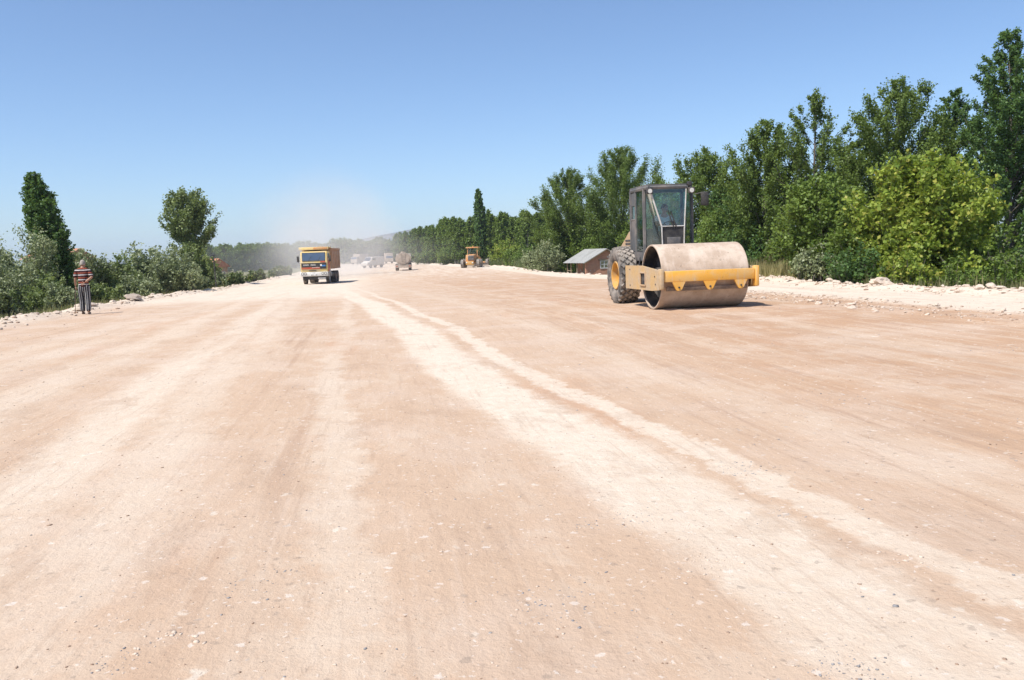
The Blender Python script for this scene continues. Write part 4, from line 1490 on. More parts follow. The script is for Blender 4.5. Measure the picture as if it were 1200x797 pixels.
def walking_man():
    p = ground_at(101, 368.5)
    z0 = gz(p.x, p.y)
    root = thing('person', 'man seen from behind in striped shirt and striped trousers, one arm behind his back', 'person', (p.x, p.y, z0), R(14), scale=(0.95, 1.0, 1.03))
    # faces +y; viewer's left is -x
    V = [(0, 0, 0.93, 0.135, 0.105), (0, 0.01, 1.08, 0.135, 0.10), (0, 0.02, 1.26, 0.160, 0.105), (0, 0.03, 1.40, 0.125, 0.09), (0, 0.045, 1.50, 0.054, 0.054), (0, 0.075, 1.60, 0.056, 0.06),
         (-0.185, 0.03, 1.405, 0.062), (-0.255, 0.02, 1.14, 0.045), (-0.285, 0.13, 0.90, 0.031),
         (0.185, 0.03, 1.405, 0.062), (0.30, -0.05, 1.19, 0.046), (0.105, -0.195, 1.03, 0.031),
         (-0.095, 0.0, 0.86, 0.092), (-0.10, 0.075, 0.48, 0.062), (-0.10, 0.03, 0.09, 0.042), (-0.105, 0.15, 0.035, 0.034, 0.042),
         (0.095, 0.0, 0.86, 0.092), (0.10, -0.01, 0.48, 0.062), (0.105, -0.10, 0.10, 0.042), (0.115, 0.03, 0.035, 0.034, 0.042)]
    E = [(0, 1), (1, 2), (2, 3), (3, 4), (4, 5), (3, 6), (6, 7), (7, 8), (3, 9), (9, 10), (10, 11), (0, 12), (12, 13), (13, 14), (14, 15), (0, 16), (16, 17), (17, 18), (18, 19)]
    hc = Vector((0, 0.10, 1.605))
    ms = [skin(V, E, 0, 2), head_mesh(hc, 0.0, R(-12), 1.1)]
    ms += hand((-0.288, 0.142, 0.885), (0.0, 0.45, -0.85), (0.6, 0.5, 0.2), 1.0, 0.9, 1)
    ms += hand((0.092, -0.198, 1.02), (-0.85, -0.02, -0.5), (0, -0.95, 0.1), 1.0, 0.5, -1)
    body = link('body', join(ms), 'skin_tone', root, True, 180)
    link('hair', hair_mesh(hc, 0, R(-12), 1.1, low=-0.42, front=0.5), 'grey_hair', root, True, 180)
    eyes(hc, 0, R(-12), 1.1, root)
    SV = [(0, -0.005, 0.86, 0.172, 0.150), (0, 0.0, 1.06, 0.176, 0.145), (0, 0.02, 1.26, 0.186, 0.138), (0, 0.03, 1.40, 0.155, 0.115), (0, 0.045, 1.50, 0.078, 0.075),
          (-0.19, 0.03, 1.40, 0.082), (-0.238, 0.02, 1.24, 0.078), (-0.255, 0.02, 1.165, 0.074), (0.19, 0.03, 1.40, 0.082), (0.26, -0.02, 1.24, 0.078), (0.285, -0.045, 1.175, 0.074)]
    SE = [(0, 1), (1, 2), (2, 3), (3, 4), (3, 5), (5, 6), (6, 7), (3, 8), (8, 9), (9, 10)]
    link('shirt', skin(SV, SE, 1, 2), 'striped_shirt', root, True, 180)
    TV = [(0, -0.005, 1.03, 0.168, 0.142), (0, 0, 0.88, 0.172, 0.148), (-0.10, 0.0, 0.80, 0.122), (-0.105, 0.07, 0.47, 0.098), (-0.105, 0.035, 0.07, 0.090), (0.10, 0.0, 0.80, 0.122), (0.105, -0.01, 0.47, 0.098), (0.11, -0.085, 0.08, 0.090)]
    TE = [(0, 1), (1, 2), (2, 3), (3, 4), (1, 5), (5, 6), (6, 7)]
    link('trousers', skin(TV, TE, 1, 2), 'striped_trousers', root, True, 180)
    for fx, fy, pit in ((-0.105, 0.09, 0), (0.112, -0.035, 0.0)):
        sh = skin([(fx, fy - 0.10, 0.045, 0.042, 0.045), (fx, fy, 0.042, 0.046, 0.042), (fx, fy + 0.14, 0.032, 0.042, 0.030)], [(0, 1), (1, 2)], 1, 2)
        link('shoe', sh, 'shoe_leather', root, True, 180)
    # the stick, held by him and so a thing of its own
    bm = B()
    hp = Vector((-0.285, 0.16, 0.82))
    ft = Vector((-0.325, 0.02, 0.0))
    d = (hp - ft).normalized()
    tube(bm, [tuple(ft), tuple(ft + d * 0.4), tuple(hp + d * 0.06), tuple(hp + d * 0.11 + Vector((0.0, 0.03, 0))), tuple(hp + d * 0.11 + Vector((0.0, 0.09, -0.01)))], [0.010, 0.011, 0.013, 0.013, 0.012], 8)
    st = obj('walking_stick', bm, 'cane_wood')
    st.matrix_world = Matrix.Translation((p.x, p.y, z0)) @ Matrix.Rotation(R(14), 4, 'Z') @ Matrix.Scale(1.03, 4)
    tag(st, 'thin wooden walking stick held by the man in stripes', 'walking stick')


walking_man()


def operator():
    bpy.context.view_layer.update()
    root = thing('person', 'operator in white shirt sitting at the wheel inside the roller cab', 'person')
    root.matrix_world = ROLLER.matrix_world @ Matrix.Translation((0.02, 0.62, 1.72)) @ Matrix.Rotation(R(180), 4, 'Z')
    # sits at the origin facing +y (the machine's front)
    V = [(0, 0, 0.10, 0.14, 0.11), (0, -0.02, 0.28, 0.135, 0.10), (0, -0.02, 0.46, 0.16, 0.105), (0, 0.0, 0.58, 0.12, 0.085), (0, 0.02, 0.67, 0.054), (0, 0.05, 0.76, 0.055),
         (-0.185, 0.0, 0.575, 0.06), (-0.25, 0.12, 0.36, 0.044), (-0.15, 0.40, 0.36, 0.030),
         (0.185, 0.0, 0.575, 0.06), (0.25, 0.12, 0.36, 0.044), (0.17, 0.40, 0.36, 0.030),
         (-0.10, 0.05, 0.09, 0.09), (-0.14, 0.46, 0.10, 0.062), (-0.14, 0.52, -0.26, 0.042), (-0.14, 0.66, -0.30, 0.035),
         (0.10, 0.05, 0.09, 0.09), (0.14, 0.46, 0.10, 0.062), (0.14, 0.52, -0.26, 0.042), (0.14, 0.66, -0.30, 0.035)]
    E = [(0, 1), (1, 2), (2, 3), (3, 4), (4, 5), (3, 6), (6, 7), (7, 8), (3, 9), (9, 10), (10, 11), (0, 12), (12, 13), (13, 14), (14, 15), (0, 16), (16, 17), (17, 18), (18, 19)]
    hc = Vector((0, 0.07, 0.80))
    yaw = R(35)
    ms = [skin(V, E, 0, 2), head_mesh(hc, yaw, R(-8))]
    ms += hand((-0.148, 0.41, 0.36), (0.1, 0.9, 0.2), (0, 0.2, -1), 1.0, 0.9, 1)
    ms += hand((0.168, 0.41, 0.36), (-0.1, 0.9, 0.2), (0, 0.2, -1), 1.0, 0.9, -1)
    link('body', join(ms), 'skin_tone', root, True, 180)
    link('hair', hair_mesh(hc, yaw, R(-8), 1.0, low=-0.25, front=0.5), 'dark_hair', root, True, 180)
    eyes(hc, yaw, R(-8), 1.0, root)
    SV = [(0, 0.0, 0.10, 0.165, 0.13), (0, -0.02, 0.28, 0.16, 0.12), (0, -0.02, 0.46, 0.185, 0.125), (0, 0.0, 0.575, 0.14, 0.10), (0, 0.015, 0.645, 0.068), (-0.19, 0.0, 0.57, 0.078), (-0.235, 0.08, 0.43, 0.068), (0.19, 0.0, 0.57, 0.078), (0.235, 0.08, 0.43, 0.068)]
    link('shirt', skin(SV, [(0, 1), (1, 2), (2, 3), (3, 4), (3, 5), (5, 6), (3, 7), (7, 8)], 1, 2), 'white_cloth', root, True, 180)
    TV = [(0, 0, 0.14, 0.15, 0.12), (0, 0.02, 0.09, 0.15, 0.11), (-0.10, 0.08, 0.09, 0.105), (-0.14, 0.46, 0.10, 0.082), (-0.14, 0.52, -0.2, 0.068), (0.10, 0.08, 0.09, 0.105), (0.14, 0.46, 0.10, 0.082), (0.14, 0.52, -0.2, 0.068)]
    link('trousers', skin(TV, [(0, 1), (1, 2), (2, 3), (3, 4), (1, 5), (5, 6), (6, 7)], 1, 2), 'blue_cloth', root, True, 180)


operator()

# ------------------------------------------------------------------ tipper lorry
paint('truck_yellow', (0.80, 0.58, 0.21), (0.70, 0.56, 0.33), 2.5, 0.5)
paint('truck_red', (0.50, 0.07, 0.035), (0.50, 0.16, 0.08), 3, 0.5)
paint('truck_black', (0.03, 0.03, 0.032), (0.085, 0.075, 0.065), 3, 0.5)
paint('rusty_steel', (0.55, 0.33, 0.205), (0.56, 0.42, 0.31), 1.8, 0.85, bump=0.3)
paint('sign_white', (0.74, 0.73, 0.70), (0.62, 0.58, 0.52), 6, 0.6)
paint('logo_blue', (0.06, 0.22, 0.52), None, 6, 0.5)
paint('orange_body', (0.62, 0.27, 0.085), (0.54, 0.36, 0.20), 2.0, 0.6)
glassmat('screen_glass', (0.22, 0.26, 0.30), 0.30)


def glyphs(bm, x0, x1, y, z0, z1, n, seed):
    """a row of upright letter strokes too small to read"""
    rg = random.Random(seed)
    w = (x1 - x0) / n
    for i in range(n):
        cx = x0 + (i + 0.5) * w
        if i == n // 2 and n > 6:
            continue
        st = w * 0.2
        box(bm, (cx - w * 0.28, y, (z0 + z1) / 2), (st, 0.006, z1 - z0))
        if rg.random() < 0.75:
            box(bm, (cx + w * 0.22, y, (z0 + z1) / 2), (st, 0.006, (z1 - z0)))
        box(bm, (cx, y, rg.choice((z1 - st / 2, (z0 + z1) / 2, z0 + st / 2))), (w * 0.36, 0.007, st))


def lorry():
    p = ground_at(369, 333.5)
    y = 74.0
    x = (369 - 600) / 1000 * y * 0.995
    p = at(369, 333.5, y)
    z0 = gz(p.x, p.y)
    root = thing('dump_truck', 'yellow and black tipper lorry driving toward the camera with dust behind', 'dump truck', (p.x, y + 1.0, z0), R(3.5))
    # front axle at y=0, local -y is forward
    bm = B()
    W = 1.14
    prism(bm, [(-1.28, 1.02), (-1.33, 1.55), (-1.30, 1.92), (-1.12, 2.78), (-0.95, 2.84), (0.55, 2.84), (0.60, 1.02)], 'x', -W, W)
    bmesh.ops.bevel(bm, geom=bm.edges[:], offset=0.05, segments=2, affect='EDGES')
    cab = obj('cab', bm, 'truck_yellow', root, True)
    def sheet(zs, x0, x1, off, mat, name, par, th=0.03):
        def yy(z):
            return (-1.33 + (z - 1.55) * 0.081 if z < 1.92 else -1.30 + (z - 1.92) * 0.209) if z > 1.55 else -1.28 - (z - 1.02) * 0.094
        b = B()
        plate(b, [(x0, yy(zs[0]) - off, zs[0]), (x1, yy(zs[0]) - off, zs[0]), (x1, yy(zs[1]) - off, zs[1]), (x0, yy(zs[1]) - off, zs[1])], th)
        return obj(name, b, mat, par, False)
    sheet((2.03, 2.68), -0.96, 0.96, 0.012, 'screen_glass', 'windscreen', cab)
    b = B()
    for xx in (-0.97, 0.97):
        tube(b, [(xx, -1.31 + 0.02, 2.0), (xx, -1.165, 2.70)], 0.02, 5)
    tube(b, [(-0.97, -1.31, 2.0), (0.97, -1.31, 2.0)], 0.02, 5)
    tube(b, [(-0.97, -1.165, 2.70), (0.97, -1.165, 2.70)], 0.02, 5)
    obj('windscreen_seal', b, 'truck_black', cab)
    b = B()
    for xx in (-0.45, 0.35):
        tube(b, [(xx, -1.345, 2.0), (xx + 0.25, -1.27, 2.38)], 0.012, 4)
    obj('wiper', b, 'truck_black', cab)
    g = sheet((1.30, 1.83), -1.06, 1.06, 0.022, 'truck_black', 'grille', cab, 0.04)
    sheet((1.30, 1.46), -1.04, 0.52, 0.046, 'truck_red', 'red_panel', cab, 0.02)
    sheet((1.86, 1.97), 0.55, 0.98, 0.02, 'truck_red', 'red_badge', cab, 0.02)
    b = B()
    glyphs(b, -0.90, 0.16, -1.375, 1.60, 1.72, 10, 3)
    obj('lettering', b, 'sign_white', g)
    b = B()
    glyphs(b, -0.15, 0.48, -1.40, 1.40, 1.46, 6, 4)
    obj('small_lettering', b, 'sign_white', g)
    b = B()
    cyl(b, (0.62, -1.362, 1.62), (0.62, -1.385, 1.62), 0.085, seg=16)
    obj('badge', b, 'sign_white', g)
    b = B()
    box(b, (0.84, -1.37, 1.57), (0.34, 0.012, 0.12), 0.004)
    obj('badge_plate', b, 'logo_blue', g)
    b = B()
    box(b, (-0.12, -1.335, 1.16), (0.62, 0.03, 0.07), 0.008)
    obj('intake_slot', b, 'truck_black', cab)
    # bumper with lights and plate
    b = B()
    box(b, (0, -1.36, 0.87), (2.36, 0.20, 0.36), 0.05)
    bump_ = obj('bumper', b, 'sign_white', root)
    for s in (-1, 1):
        for dx in (0.0, 0.24):
            b = B()
            cyl(b, (s * (0.98 - dx), -1.455, 0.92), (s * (0.98 - dx), -1.485, 0.92), 0.085, seg=18)
            obj('headlight', b, 'lamp_lens', bump_)
            b = B()
            lathe(b, [(-0.02, 0.085), (-0.02, 0.115), (0.02, 0.115), (0.02, 0.085)], (0, 0, 0), 18)
            bmesh.ops.transform(b, matrix=Matrix.Translation((s * (0.98 - dx), -1.472, 0.92)) @ Matrix.Rotation(R(90), 4, 'Z'), verts=b.verts[:])
            obj('light_bezel', b, 'truck_black', bump_)
    b = B()
    box(b, (0.0, -1.472, 0.80), (0.62, 0.02, 0.15), 0.005)
    pl = obj('number_plate', b, 'sign_white', bump_)
    b = B()
    glyphs(b, -0.27, 0.27, -1.486, 0.755, 0.845, 8, 9)
    glyphs(b, -0.12, 0.14, -1.462, 0.96, 1.0, 4, 2)
    obj('plate_characters', b, 'truck_black', pl)
    b = B()
    box(b, (0.0, -1.15, 0.55), (2.0, 0.25, 0.30), 0.03)
    obj('front_axle_beam', b, 'truck_black', root)
    b = B()
    box(b, (0.62, -1.30, 0.50), (0.66, 0.03, 0.14), 0.01)
    obj('step_plate', b, 'sign_white', root)
    # wheel arches, mirrors, doors
    for s in (-1, 1):
        b = B()
        n = 10
        prism(b, [(0.66 * math.cos(R(12 + k * 156 / n)), 0.52 + 0.66 * math.sin(R(12 + k * 156 / n))) for k in range(n + 1)] + [(0.56 * math.cos(R(168 - k * 156 / n)), 0.52 + 0.56 * math.sin(R(168 - k * 156 / n))) for k in range(n + 1)], 'x', s * 0.82, s * 1.19)
        obj('wheel_arch', b, 'sign_white', root)
        b = B()
        box(b, (s * 1.35, -1.15, 2.18), (0.20, 0.07, 0.50), 0.02)
        tube(b, [(s * 1.10, -1.05, 2.55), (s * 1.32, -1.15, 2.55), (s * 1.32, -1.15, 1.85), (s * 1.12, -1.1, 1.80)], 0.015, 5)
        obj('mirror', b, 'truck_black', root)
        b = B()
        box(b, (s * 1.147, -0.35, 1.72), (0.02, 1.25, 1.25), 0.004)
        dr = obj('door', b, 'truck_red', root)
        b = B()
        box(b, (s * 1.158, -0.35, 2.33), (0.012, 1.05, 0.56), 0.004)
        obj('door_window', b, 'screen_glass', dr)
        b = B()
        box(b, (s * 1.165, 0.1, 1.62), (0.03, 0.16, 0.04), 0.006)
        obj('handle', b, 'truck_black', dr)
        wheel(root, (s * 0.98, 0.0, 0.52), 0.52, 0.30, 'block', 'white_metal', s, rimr=0.55)
        for yy in (3.5, 4.85):
            wheel(root, (s * 0.94, yy, 0.52), 0.52, 0.52, 'block', 'rusty_steel', s, rimr=0.55)
    b = B()
    for s in (-1, 1):
        box(b, (s * 0.42, 2.4, 0.92), (0.12, 6.4, 0.26), 0.01)
    cyl(b, (-0.9, 3.5, 0.52), (0.9, 3.5, 0.52), 0.11)
    cyl(b, (-0.9, 4.85, 0.52), (0.9, 4.85, 0.52), 0.11)
    box(b, (-0.85, 1.7, 0.75), (0.5, 0.9, 0.5), 0.05)
    cyl(b, (0.85, 1.2, 0.78), (0.85, 2.2, 0.78), 0.27)
    obj('chassis', b, 'truck_black', root)
    # tipping body with visor over the cab
    b = B()
    x = 1.25
    z0_, z1_ = 1.25, 3.10
    prism(b, [(0.75, z0_), (5.7, z0_), (5.9, z1_), (0.72, z1_)], 'x', x - 0.05, x)
    prism(b, [(0.75, z0_), (5.7, z0_), (5.9, z1_), (0.72, z1_)], 'x', -x, -x + 0.05)
    box(b, (0, 0.74, (z0_ + z1_) / 2), (2 * x - 0.10, 0.06, z1_ - z0_))
    box(b, (0, 5.80, (z0_ + z1_) / 2), (2 * x - 0.10, 0.06, z1_ - z0_), 0, (R(-6), 0, 0))
    box(b, (0, 3.2, z0_ + 0.03), (2 * x - 0.10, 4.8, 0.06))
    body = obj('tipper_body', b, 'rusty_steel', root, False)
    for s in (-1, 1):
        b = B()
        box(b, (s * (x + 0.03), 3.3, z1_ - 0.08), (0.09, 5.1, 0.14), 0.01)
        for yy in (0.9, 1.85, 2.8, 3.75, 4.7, 5.55):
            box(b, (s * (x + 0.035), yy, (z0_ + z1_) / 2 - 0.05), (0.07, 0.12, z1_ - z0_ - 0.1), 0.01)
        obj('side_rib', b, 'rusty_steel', body)
    b = B()
    box(b, (0, -0.15, 3.14), (2.5, 1.75, 0.08), 0.01)
    box(b, (0, -1.03, 3.06), (2.5, 0.05, 0.22), 0.01)
    vis = obj('cab_visor', b, 'truck_yellow', body)
    b = B()
    box(b, (0.58, -1.062, 3.07), (1.2, 0.012, 0.16), 0.004)
    obj('visor_stripe', b, 'orange_body', vis)
    # the load
    b = B()
    n = 14
    gr = [[b.verts.new((-x + 0.06 + i * (2 * x - 0.12) / n, 0.8 + j * 4.95 / n, z1_ - 0.35 + 0.55 * math.sin(math.pi * i / n) * math.sin(math.pi * j / n) + 0.06 * mnoise.noise(Vector((i, j, 0)))))
           for i in range(n + 1)] for j in range(n + 1)]
    for j in range(n):
        for i in range(n):
            b.faces.new((gr[j][i], gr[j][i + 1], gr[j + 1][i + 1], gr[j + 1][i]))
    ld = obj('soil_load', b, 'brown_clod')
    ld.matrix_world = Matrix.Translation(root.location) @ Matrix.Rotation(R(3.5), 4, 'Z')
    tag(ld, 'brown soil heaped inside the bed of the tipper lorry', 'soil')


lorry()

# ------------------------------------------------------------------ grader, tanker, far vehicles
paint('dusty_steel', (0.46, 0.385, 0.31), (0.36, 0.29, 0.225), 2.5, 0.85)
paint('dusty_white', (0.62, 0.58, 0.52), (0.55, 0.48, 0.40), 2.5, 0.7)


def grader():
    y = 132.0
    p = at(554, 313, y)
    z0 = gz(p.x, y)
    root = thing('motor_grader', 'orange motor grader with dusty tyres seen from behind', 'grader', (p.x, y, z0), R(-10), scale=(1.12, 1.0, 0.97))
    # seen from its rear: rear is -y, front frame runs away to +y
    b = B()
    prism(b, [(-1.9, 0.75), (-1.95, 1.3), (-1.75, 2.0), (0.1, 2.1), (0.1, 0.75)], 'x', -0.55, 0.55)
    obj('engine_hood', b, 'orange_body', root)
    b = B()
    box(b, (0.16, -1.93, 1.55), (0.80, 0.06, 0.75), 0.01, (R(-8), 0, 0))
    for k in range(5):
        box(b, (0.16, -1.97, 1.28 + 0.12 * k), (0.74, 0.03, 0.03), 0, (R(-8), 0, 0))
    obj('radiator_grille', b, 'cab_grey', root)
    b = B()
    box(b, (0, -1.85, 0.72), (1.1, 0.5, 0.55), 0.08)
    obj('counterweight', b, 'rim_yellow', root)
    b = B()
    for s in (-1, 1):
        box(b, (s * 0.85, -0.6, 0.70), (0.25, 2.0, 0.34), 0.05)
    obj('tandem_case', b, 'dark_metal', root)
    for s in (-1, 1):
        for yy in (-1.35, 0.15):
            wheel(root, (s * 1.10, yy, 0.66), 0.66, 0.42, 'block', 'dusty_yellow', s, tyre='tyre_side')
    b = B()
    for sx in (-0.68, 0.68):
        for sy in (0.15, 1.5):
            box(b, (sx, sy, 2.42), (0.08, 0.08, 1.35))
    box(b, (0, 0.82, 1.72), (1.44, 1.45, 0.40), 0.03)
    fr = obj('cab_frame', b, 'orange_body', root)
    b = B()
    for q in ([(-0.64, 0.15, 1.95), (0.64, 0.15, 1.95), (0.64, 0.15, 3.0), (-0.64, 0.15, 3.0)], [(-0.64, 1.5, 1.95), (0.64, 1.5, 1.95), (0.64, 1.5, 3.0), (-0.64, 1.5, 3.0)],
              [(-0.68, 0.2, 1.95), (-0.68, 1.45, 1.95), (-0.68, 1.45, 3.0), (-0.68, 0.2, 3.0)], [(0.68, 0.2, 1.95), (0.68, 1.45, 1.95), (0.68, 1.45, 3.0), (0.68, 0.2, 3.0)]):
        plate(b, q, 0.01)
    obj('cab_glass', b, 'cab_glass', fr, False)
    b = B()
    box(b, (0, 0.82, 3.16), (1.75, 1.75, 0.18), 0.05)
    rf = obj('cab_roof', b, 'orange_body', root)
    b = B()
    cyl(b, (0.0, 0.7, 3.25), (0.0, 0.7, 3.42), 0.07)
    obj('beacon', b, 'orange_body', rf)
    b = B()
    box(b, (0.05, 0.1, 2.05), (0.55, 0.02, 0.10))
    obj('rear_ledge', b, 'dusty_white', root)
    b = B()
    tube(b, [(0, 1.5, 1.35), (0, 3.2, 1.75), (0, 5.3, 1.55), (0, 5.6, 1.0)], 0.17, 8)
    box(b, (0, 5.6, 0.72), (1.8, 0.25, 0.3), 0.04)
    obj('front_frame', b, 'orange_body', root)
    for s in (-1, 1):
        wheel(root, (s * 1.05, 5.6, 0.62), 0.62, 0.36, 'block', 'dusty_yellow', s, tyre='tyre_side')
    b = B()
    n = 6
    prism(b, [(2.9 + 0.16 * math.cos(R(-60 + k * 20)), 0.36 + 0.33 * math.sin(R(-60 + k * 20))) for k in range(n + 1)] + [(2.86 + 0.16 * math.cos(R(60 - k * 20)), 0.36 + 0.33 * math.sin(R(60 - k * 20))) for k in range(n + 1)], 'x', -1.85, 1.75)
    bmesh.ops.rotate(b, cent=(0, 2.9, 0), matrix=Matrix.Rotation(R(22), 3, 'Z'), verts=b.verts[:])
    obj('blade', b, 'dusty_steel', root)
    b = B()
    tube(b, [(-0.9, 2.2, 0.9), (0, 3.0, 0.85), (0.9, 2.2, 0.9)], 0.08, 6)
    tube(b, [(0, 3.0, 0.5), (0, 3.0, 1.7)], 0.09, 6)
    obj('blade_circle', b, 'dark_metal', root)
    b = B()
    cyl(b, (-0.3, -1.0, 2.05), (-0.3, -1.0, 2.9), 0.06)
    obj('exhaust', b, 'dark_metal', root)
    for s in (-1, 1):
        b = B()
        cyl(b, (s * 0.42, -2.10, 0.82), (s * 0.42, -2.13, 0.82), 0.10, seg=14)
        obj('tail_light', b, 'lamp_lens', root)


grader()


def tanker():
    y = 126.0
    p = at(473, 317.2, y)
    z0 = gz(p.x, y)
    root = thing('tanker_truck', 'dust covered water tanker seen from the rear', 'tanker truck', (p.x, y, z0), R(6))
    b = B()
    n = 24
    ell = [(1.12 * math.cos(k * 2 * math.pi / n), 1.72 + 0.88 * math.sin(k * 2 * math.pi / n)) for k in range(n)]
    prism(b, ell, 'y', 0.0, 5.2)
    prism(b, [(a * 0.82, 1.72 + (c - 1.72) * 0.82) for a, c in ell], 'y', -0.14, 0.0)
    tk = obj('tank', b, 'dusty_steel', root, True, 50)
    b = B()
    for yy in (-0.02, 1.6, 3.4, 5.0):
        prism(b, [(a * 1.03, 1.72 + (c - 1.72) * 1.03) for a, c in ell], 'y', yy, yy + 0.10)
    obj('tank_band', b, 'dusty_steel', tk, True, 50)
    b = B()
    cyl(b, (0, 1.2, 2.55), (0, 1.2, 2.78), 0.32)
    cyl(b, (0, 3.6, 2.55), (0, 3.6, 2.74), 0.3)
    obj('hatch', b, 'dusty_steel', tk)
    b = B()
    for xx in (-0.28, 0.28):
        tube(b, [(xx, -0.25, 0.8), (xx, -0.22, 2.5), (xx, 0.2, 2.72)], 0.025, 5)
    for k in range(7):
        tube(b, [(-0.28, -0.24, 0.95 + k * 0.24), (0.28, -0.24, 0.95 + k * 0.24)], 0.02, 5)
    obj('ladder', b, 'dusty_steel', tk)
    b = B()
    box(b, (0, 0.15, 0.78), (2.2, 0.5, 0.16), 0.02)
    box(b, (0, -0.32, 0.62), (2.3, 0.10, 0.20), 0.02)
    tube(b, [(-1.1, -0.40, 0.46), (1.1, -0.40, 0.46)], 0.05, 8)
    for s in (-1, 1):
        box(b, (s * 0.42, 3.2, 0.78), (0.12, 7.0, 0.2))
    obj('chassis', b, 'dusty_steel', root)
    for s in (-1, 1):
        b = B()
        box(b, (s * 0.95, -0.385, 0.66), (0.24, 0.03, 0.12), 0.01)
        obj('tail_light', b, 'truck_red', root)
        for yy in (0.9, 6.2):
            wheel(root, (s * 0.95, yy, 0.50), 0.50, 0.45 if yy < 2 else 0.3, 'block', 'dusty_steel', s, rimr=0.55)
    b = B()
    prism(b, [(5.5, 0.75), (5.5, 2.5), (6.9, 2.5), (7.2, 1.7), (7.25, 0.75)], 'x', -1.1, 1.1)
    cb = obj('cab', b, 'dusty_white', root)
    b = B()
    box(b, (0, 5.49, 2.1), (1.3, 0.02, 0.45))
    obj('rear_window', b, 'screen_glass', cb)
    b = B()
    tube(b, [(1.1, 6.8, 2.1), (1.4, 6.85, 2.1), (1.4, 6.85, 1.8)], 0.02, 5)
    box(b, (1.42, 6.85, 1.9), (0.2, 0.06, 0.4), 0.02)
    obj('mirror', b, 'dark_metal', cb)
    b = B()
    box(b, (1.02, 2.8, 0.85), (0.35, 0.9, 0.45), 0.03)
    obj('pump_box', b, 'dusty_steel', root)


tanker()


def van(px, py, y, label, rz, mat='dusty_white', box_=False):
    p = at(px, py, y)
    z0 = gz(p.x, y)
    root = thing('delivery_van' if not box_ else 'box_truck', label, 'van' if not box_ else 'truck', (p.x, y, z0), rz)
    b = B()
    if not box_:
        prism(b, [(-2.4, 0.45), (-2.45, 1.0), (-1.7, 1.25), (-1.0, 2.15), (2.3, 2.2), (2.4, 0.45)], 'x', -0.95, 0.95)
        bmesh.ops.bevel(b, geom=b.edges[:], offset=0.08, segments=2, affect='EDGES')
    else:
        prism(b, [(-2.9, 0.5), (-2.95, 1.5), (-2.7, 2.3), (-1.5, 2.35), (-1.5, 0.5)], 'x', -1.1, 1.1)
        box(b, (0, 1.1, 1.95), (2.3, 5.0, 2.3), 0.03)
        box(b, (0, 0.8, 0.7), (0.9, 6.2, 0.25))
    bd = obj('body', b, mat, root)
    b = B()
    if not box_:
        plate(b, [(-0.80, -1.63, 1.38), (0.80, -1.63, 1.38), (0.78, -1.10, 2.06), (-0.78, -1.10, 2.06)], 0.03)
    else:
        plate(b, [(-0.95, -2.93, 1.6), (0.95, -2.93, 1.6), (0.95, -2.74, 2.22), (-0.95, -2.74, 2.22)], 0.03)
    obj('windscreen', b, 'screen_glass', bd, False)
    for s in (-1, 1):
        b = B()
        if not box_:
            box(b, (s * 0.955, -0.6, 1.65), (0.02, 0.9, 0.5), 0.005)
        else:
            box(b, (s * 1.105, -2.2, 1.85), (0.02, 0.7, 0.5), 0.005)
        obj('side_window', b, 'screen_glass', bd)
        b = B()
        cyl(b, (s * 0.7, -2.43 if not box_ else -2.94, 0.85), (s * 0.7, -2.47 if not box_ else -2.98, 0.85), 0.11, seg=12)
        obj('headlight', b, 'lamp_lens', bd)
        for yy in ((-1.5, 1.5) if not box_ else (-2.2, 2.2)):
            wheel(root, (s * 0.85, yy, 0.36 if not box_ else 0.48), 0.36 if not box_ else 0.48, 0.25, 'plain', 'white_metal', s, rimr=0.6)
    return root


van(437, 311, 170, 'white van on the far road beside the tanker, in drifting dust', R(-35))
van(456, 309, 255, 'pale box truck close behind the tanker', R(12), 'dusty_steel', True)
van(421, 309, 262, 'dust veiled tan truck between the lorry and the white van', R(-22), 'dusty_steel', True)

# ------------------------------------------------------------------ brick hut
def brick_material():
    m = bpy.data.materials.new('hut_brick')
    t = NT(m)
    o = t.obj()
    sp = t.n('ShaderNodeSeparateXYZ')
    t.put(sp.inputs[0], o)
    br = t.n('ShaderNodeTexBrick')
    t.put(br.inputs['Vector'], t.xyz(t.m('ADD', sp.outputs[0], sp.outputs[1]), sp.outputs[2], 0.0))
    t.put(br.inputs['Color1'], (0.58, 0.24, 0.13))
    t.put(br.inputs['Color2'], (0.46, 0.18, 0.10))
    t.put(br.inputs['Mortar'], (0.34, 0.29, 0.24))
    t.put(br.inputs['Scale'], 1.0)
    t.put(br.inputs['Brick Width'], 0.24)
    t.put(br.inputs['Row Height'], 0.10)
    t.put(br.inputs['Mortar Size'], 0.012)
    c = br.outputs[0]
    c = t.mix(t.step(t.noise(o, 2.3, 2, 0.4), 0.68, 0.71), c, (0.56, 0.50, 0.42))       # patches of old plaster
    c = t.mix(t.m('MULTIPLY', t.step(t.noise(o, 0.8, 3), 0.5, 0.7), 0.4), c, (0.34, 0.26, 0.17))
    t.surf(t.bsdf(c, 0.95, 0, None, 0.1))
    MATS['hut_brick'] = m


brick_material()
paint('hut_roof', (0.36, 0.36, 0.34), (0.27, 0.27, 0.25), 1.2, 0.7, lo=0.45, hi=0.7)
paint('post_wood', (0.36, 0.27, 0.17), (0.24, 0.18, 0.12), 4, 0.9)
paint('window_white', (0.62, 0.61, 0.58), None, 6, 0.7)
paint('teal_sheet', (0.20, 0.30, 0.30), (0.26, 0.33, 0.31), 2, 0.7)
paint('wall_peach', (0.50, 0.30, 0.20), (0.55, 0.40, 0.30), 1.0, 0.9)
paint('roof_tile', (0.42, 0.17, 0.10), (0.50, 0.27, 0.18), 1.4, 0.9)


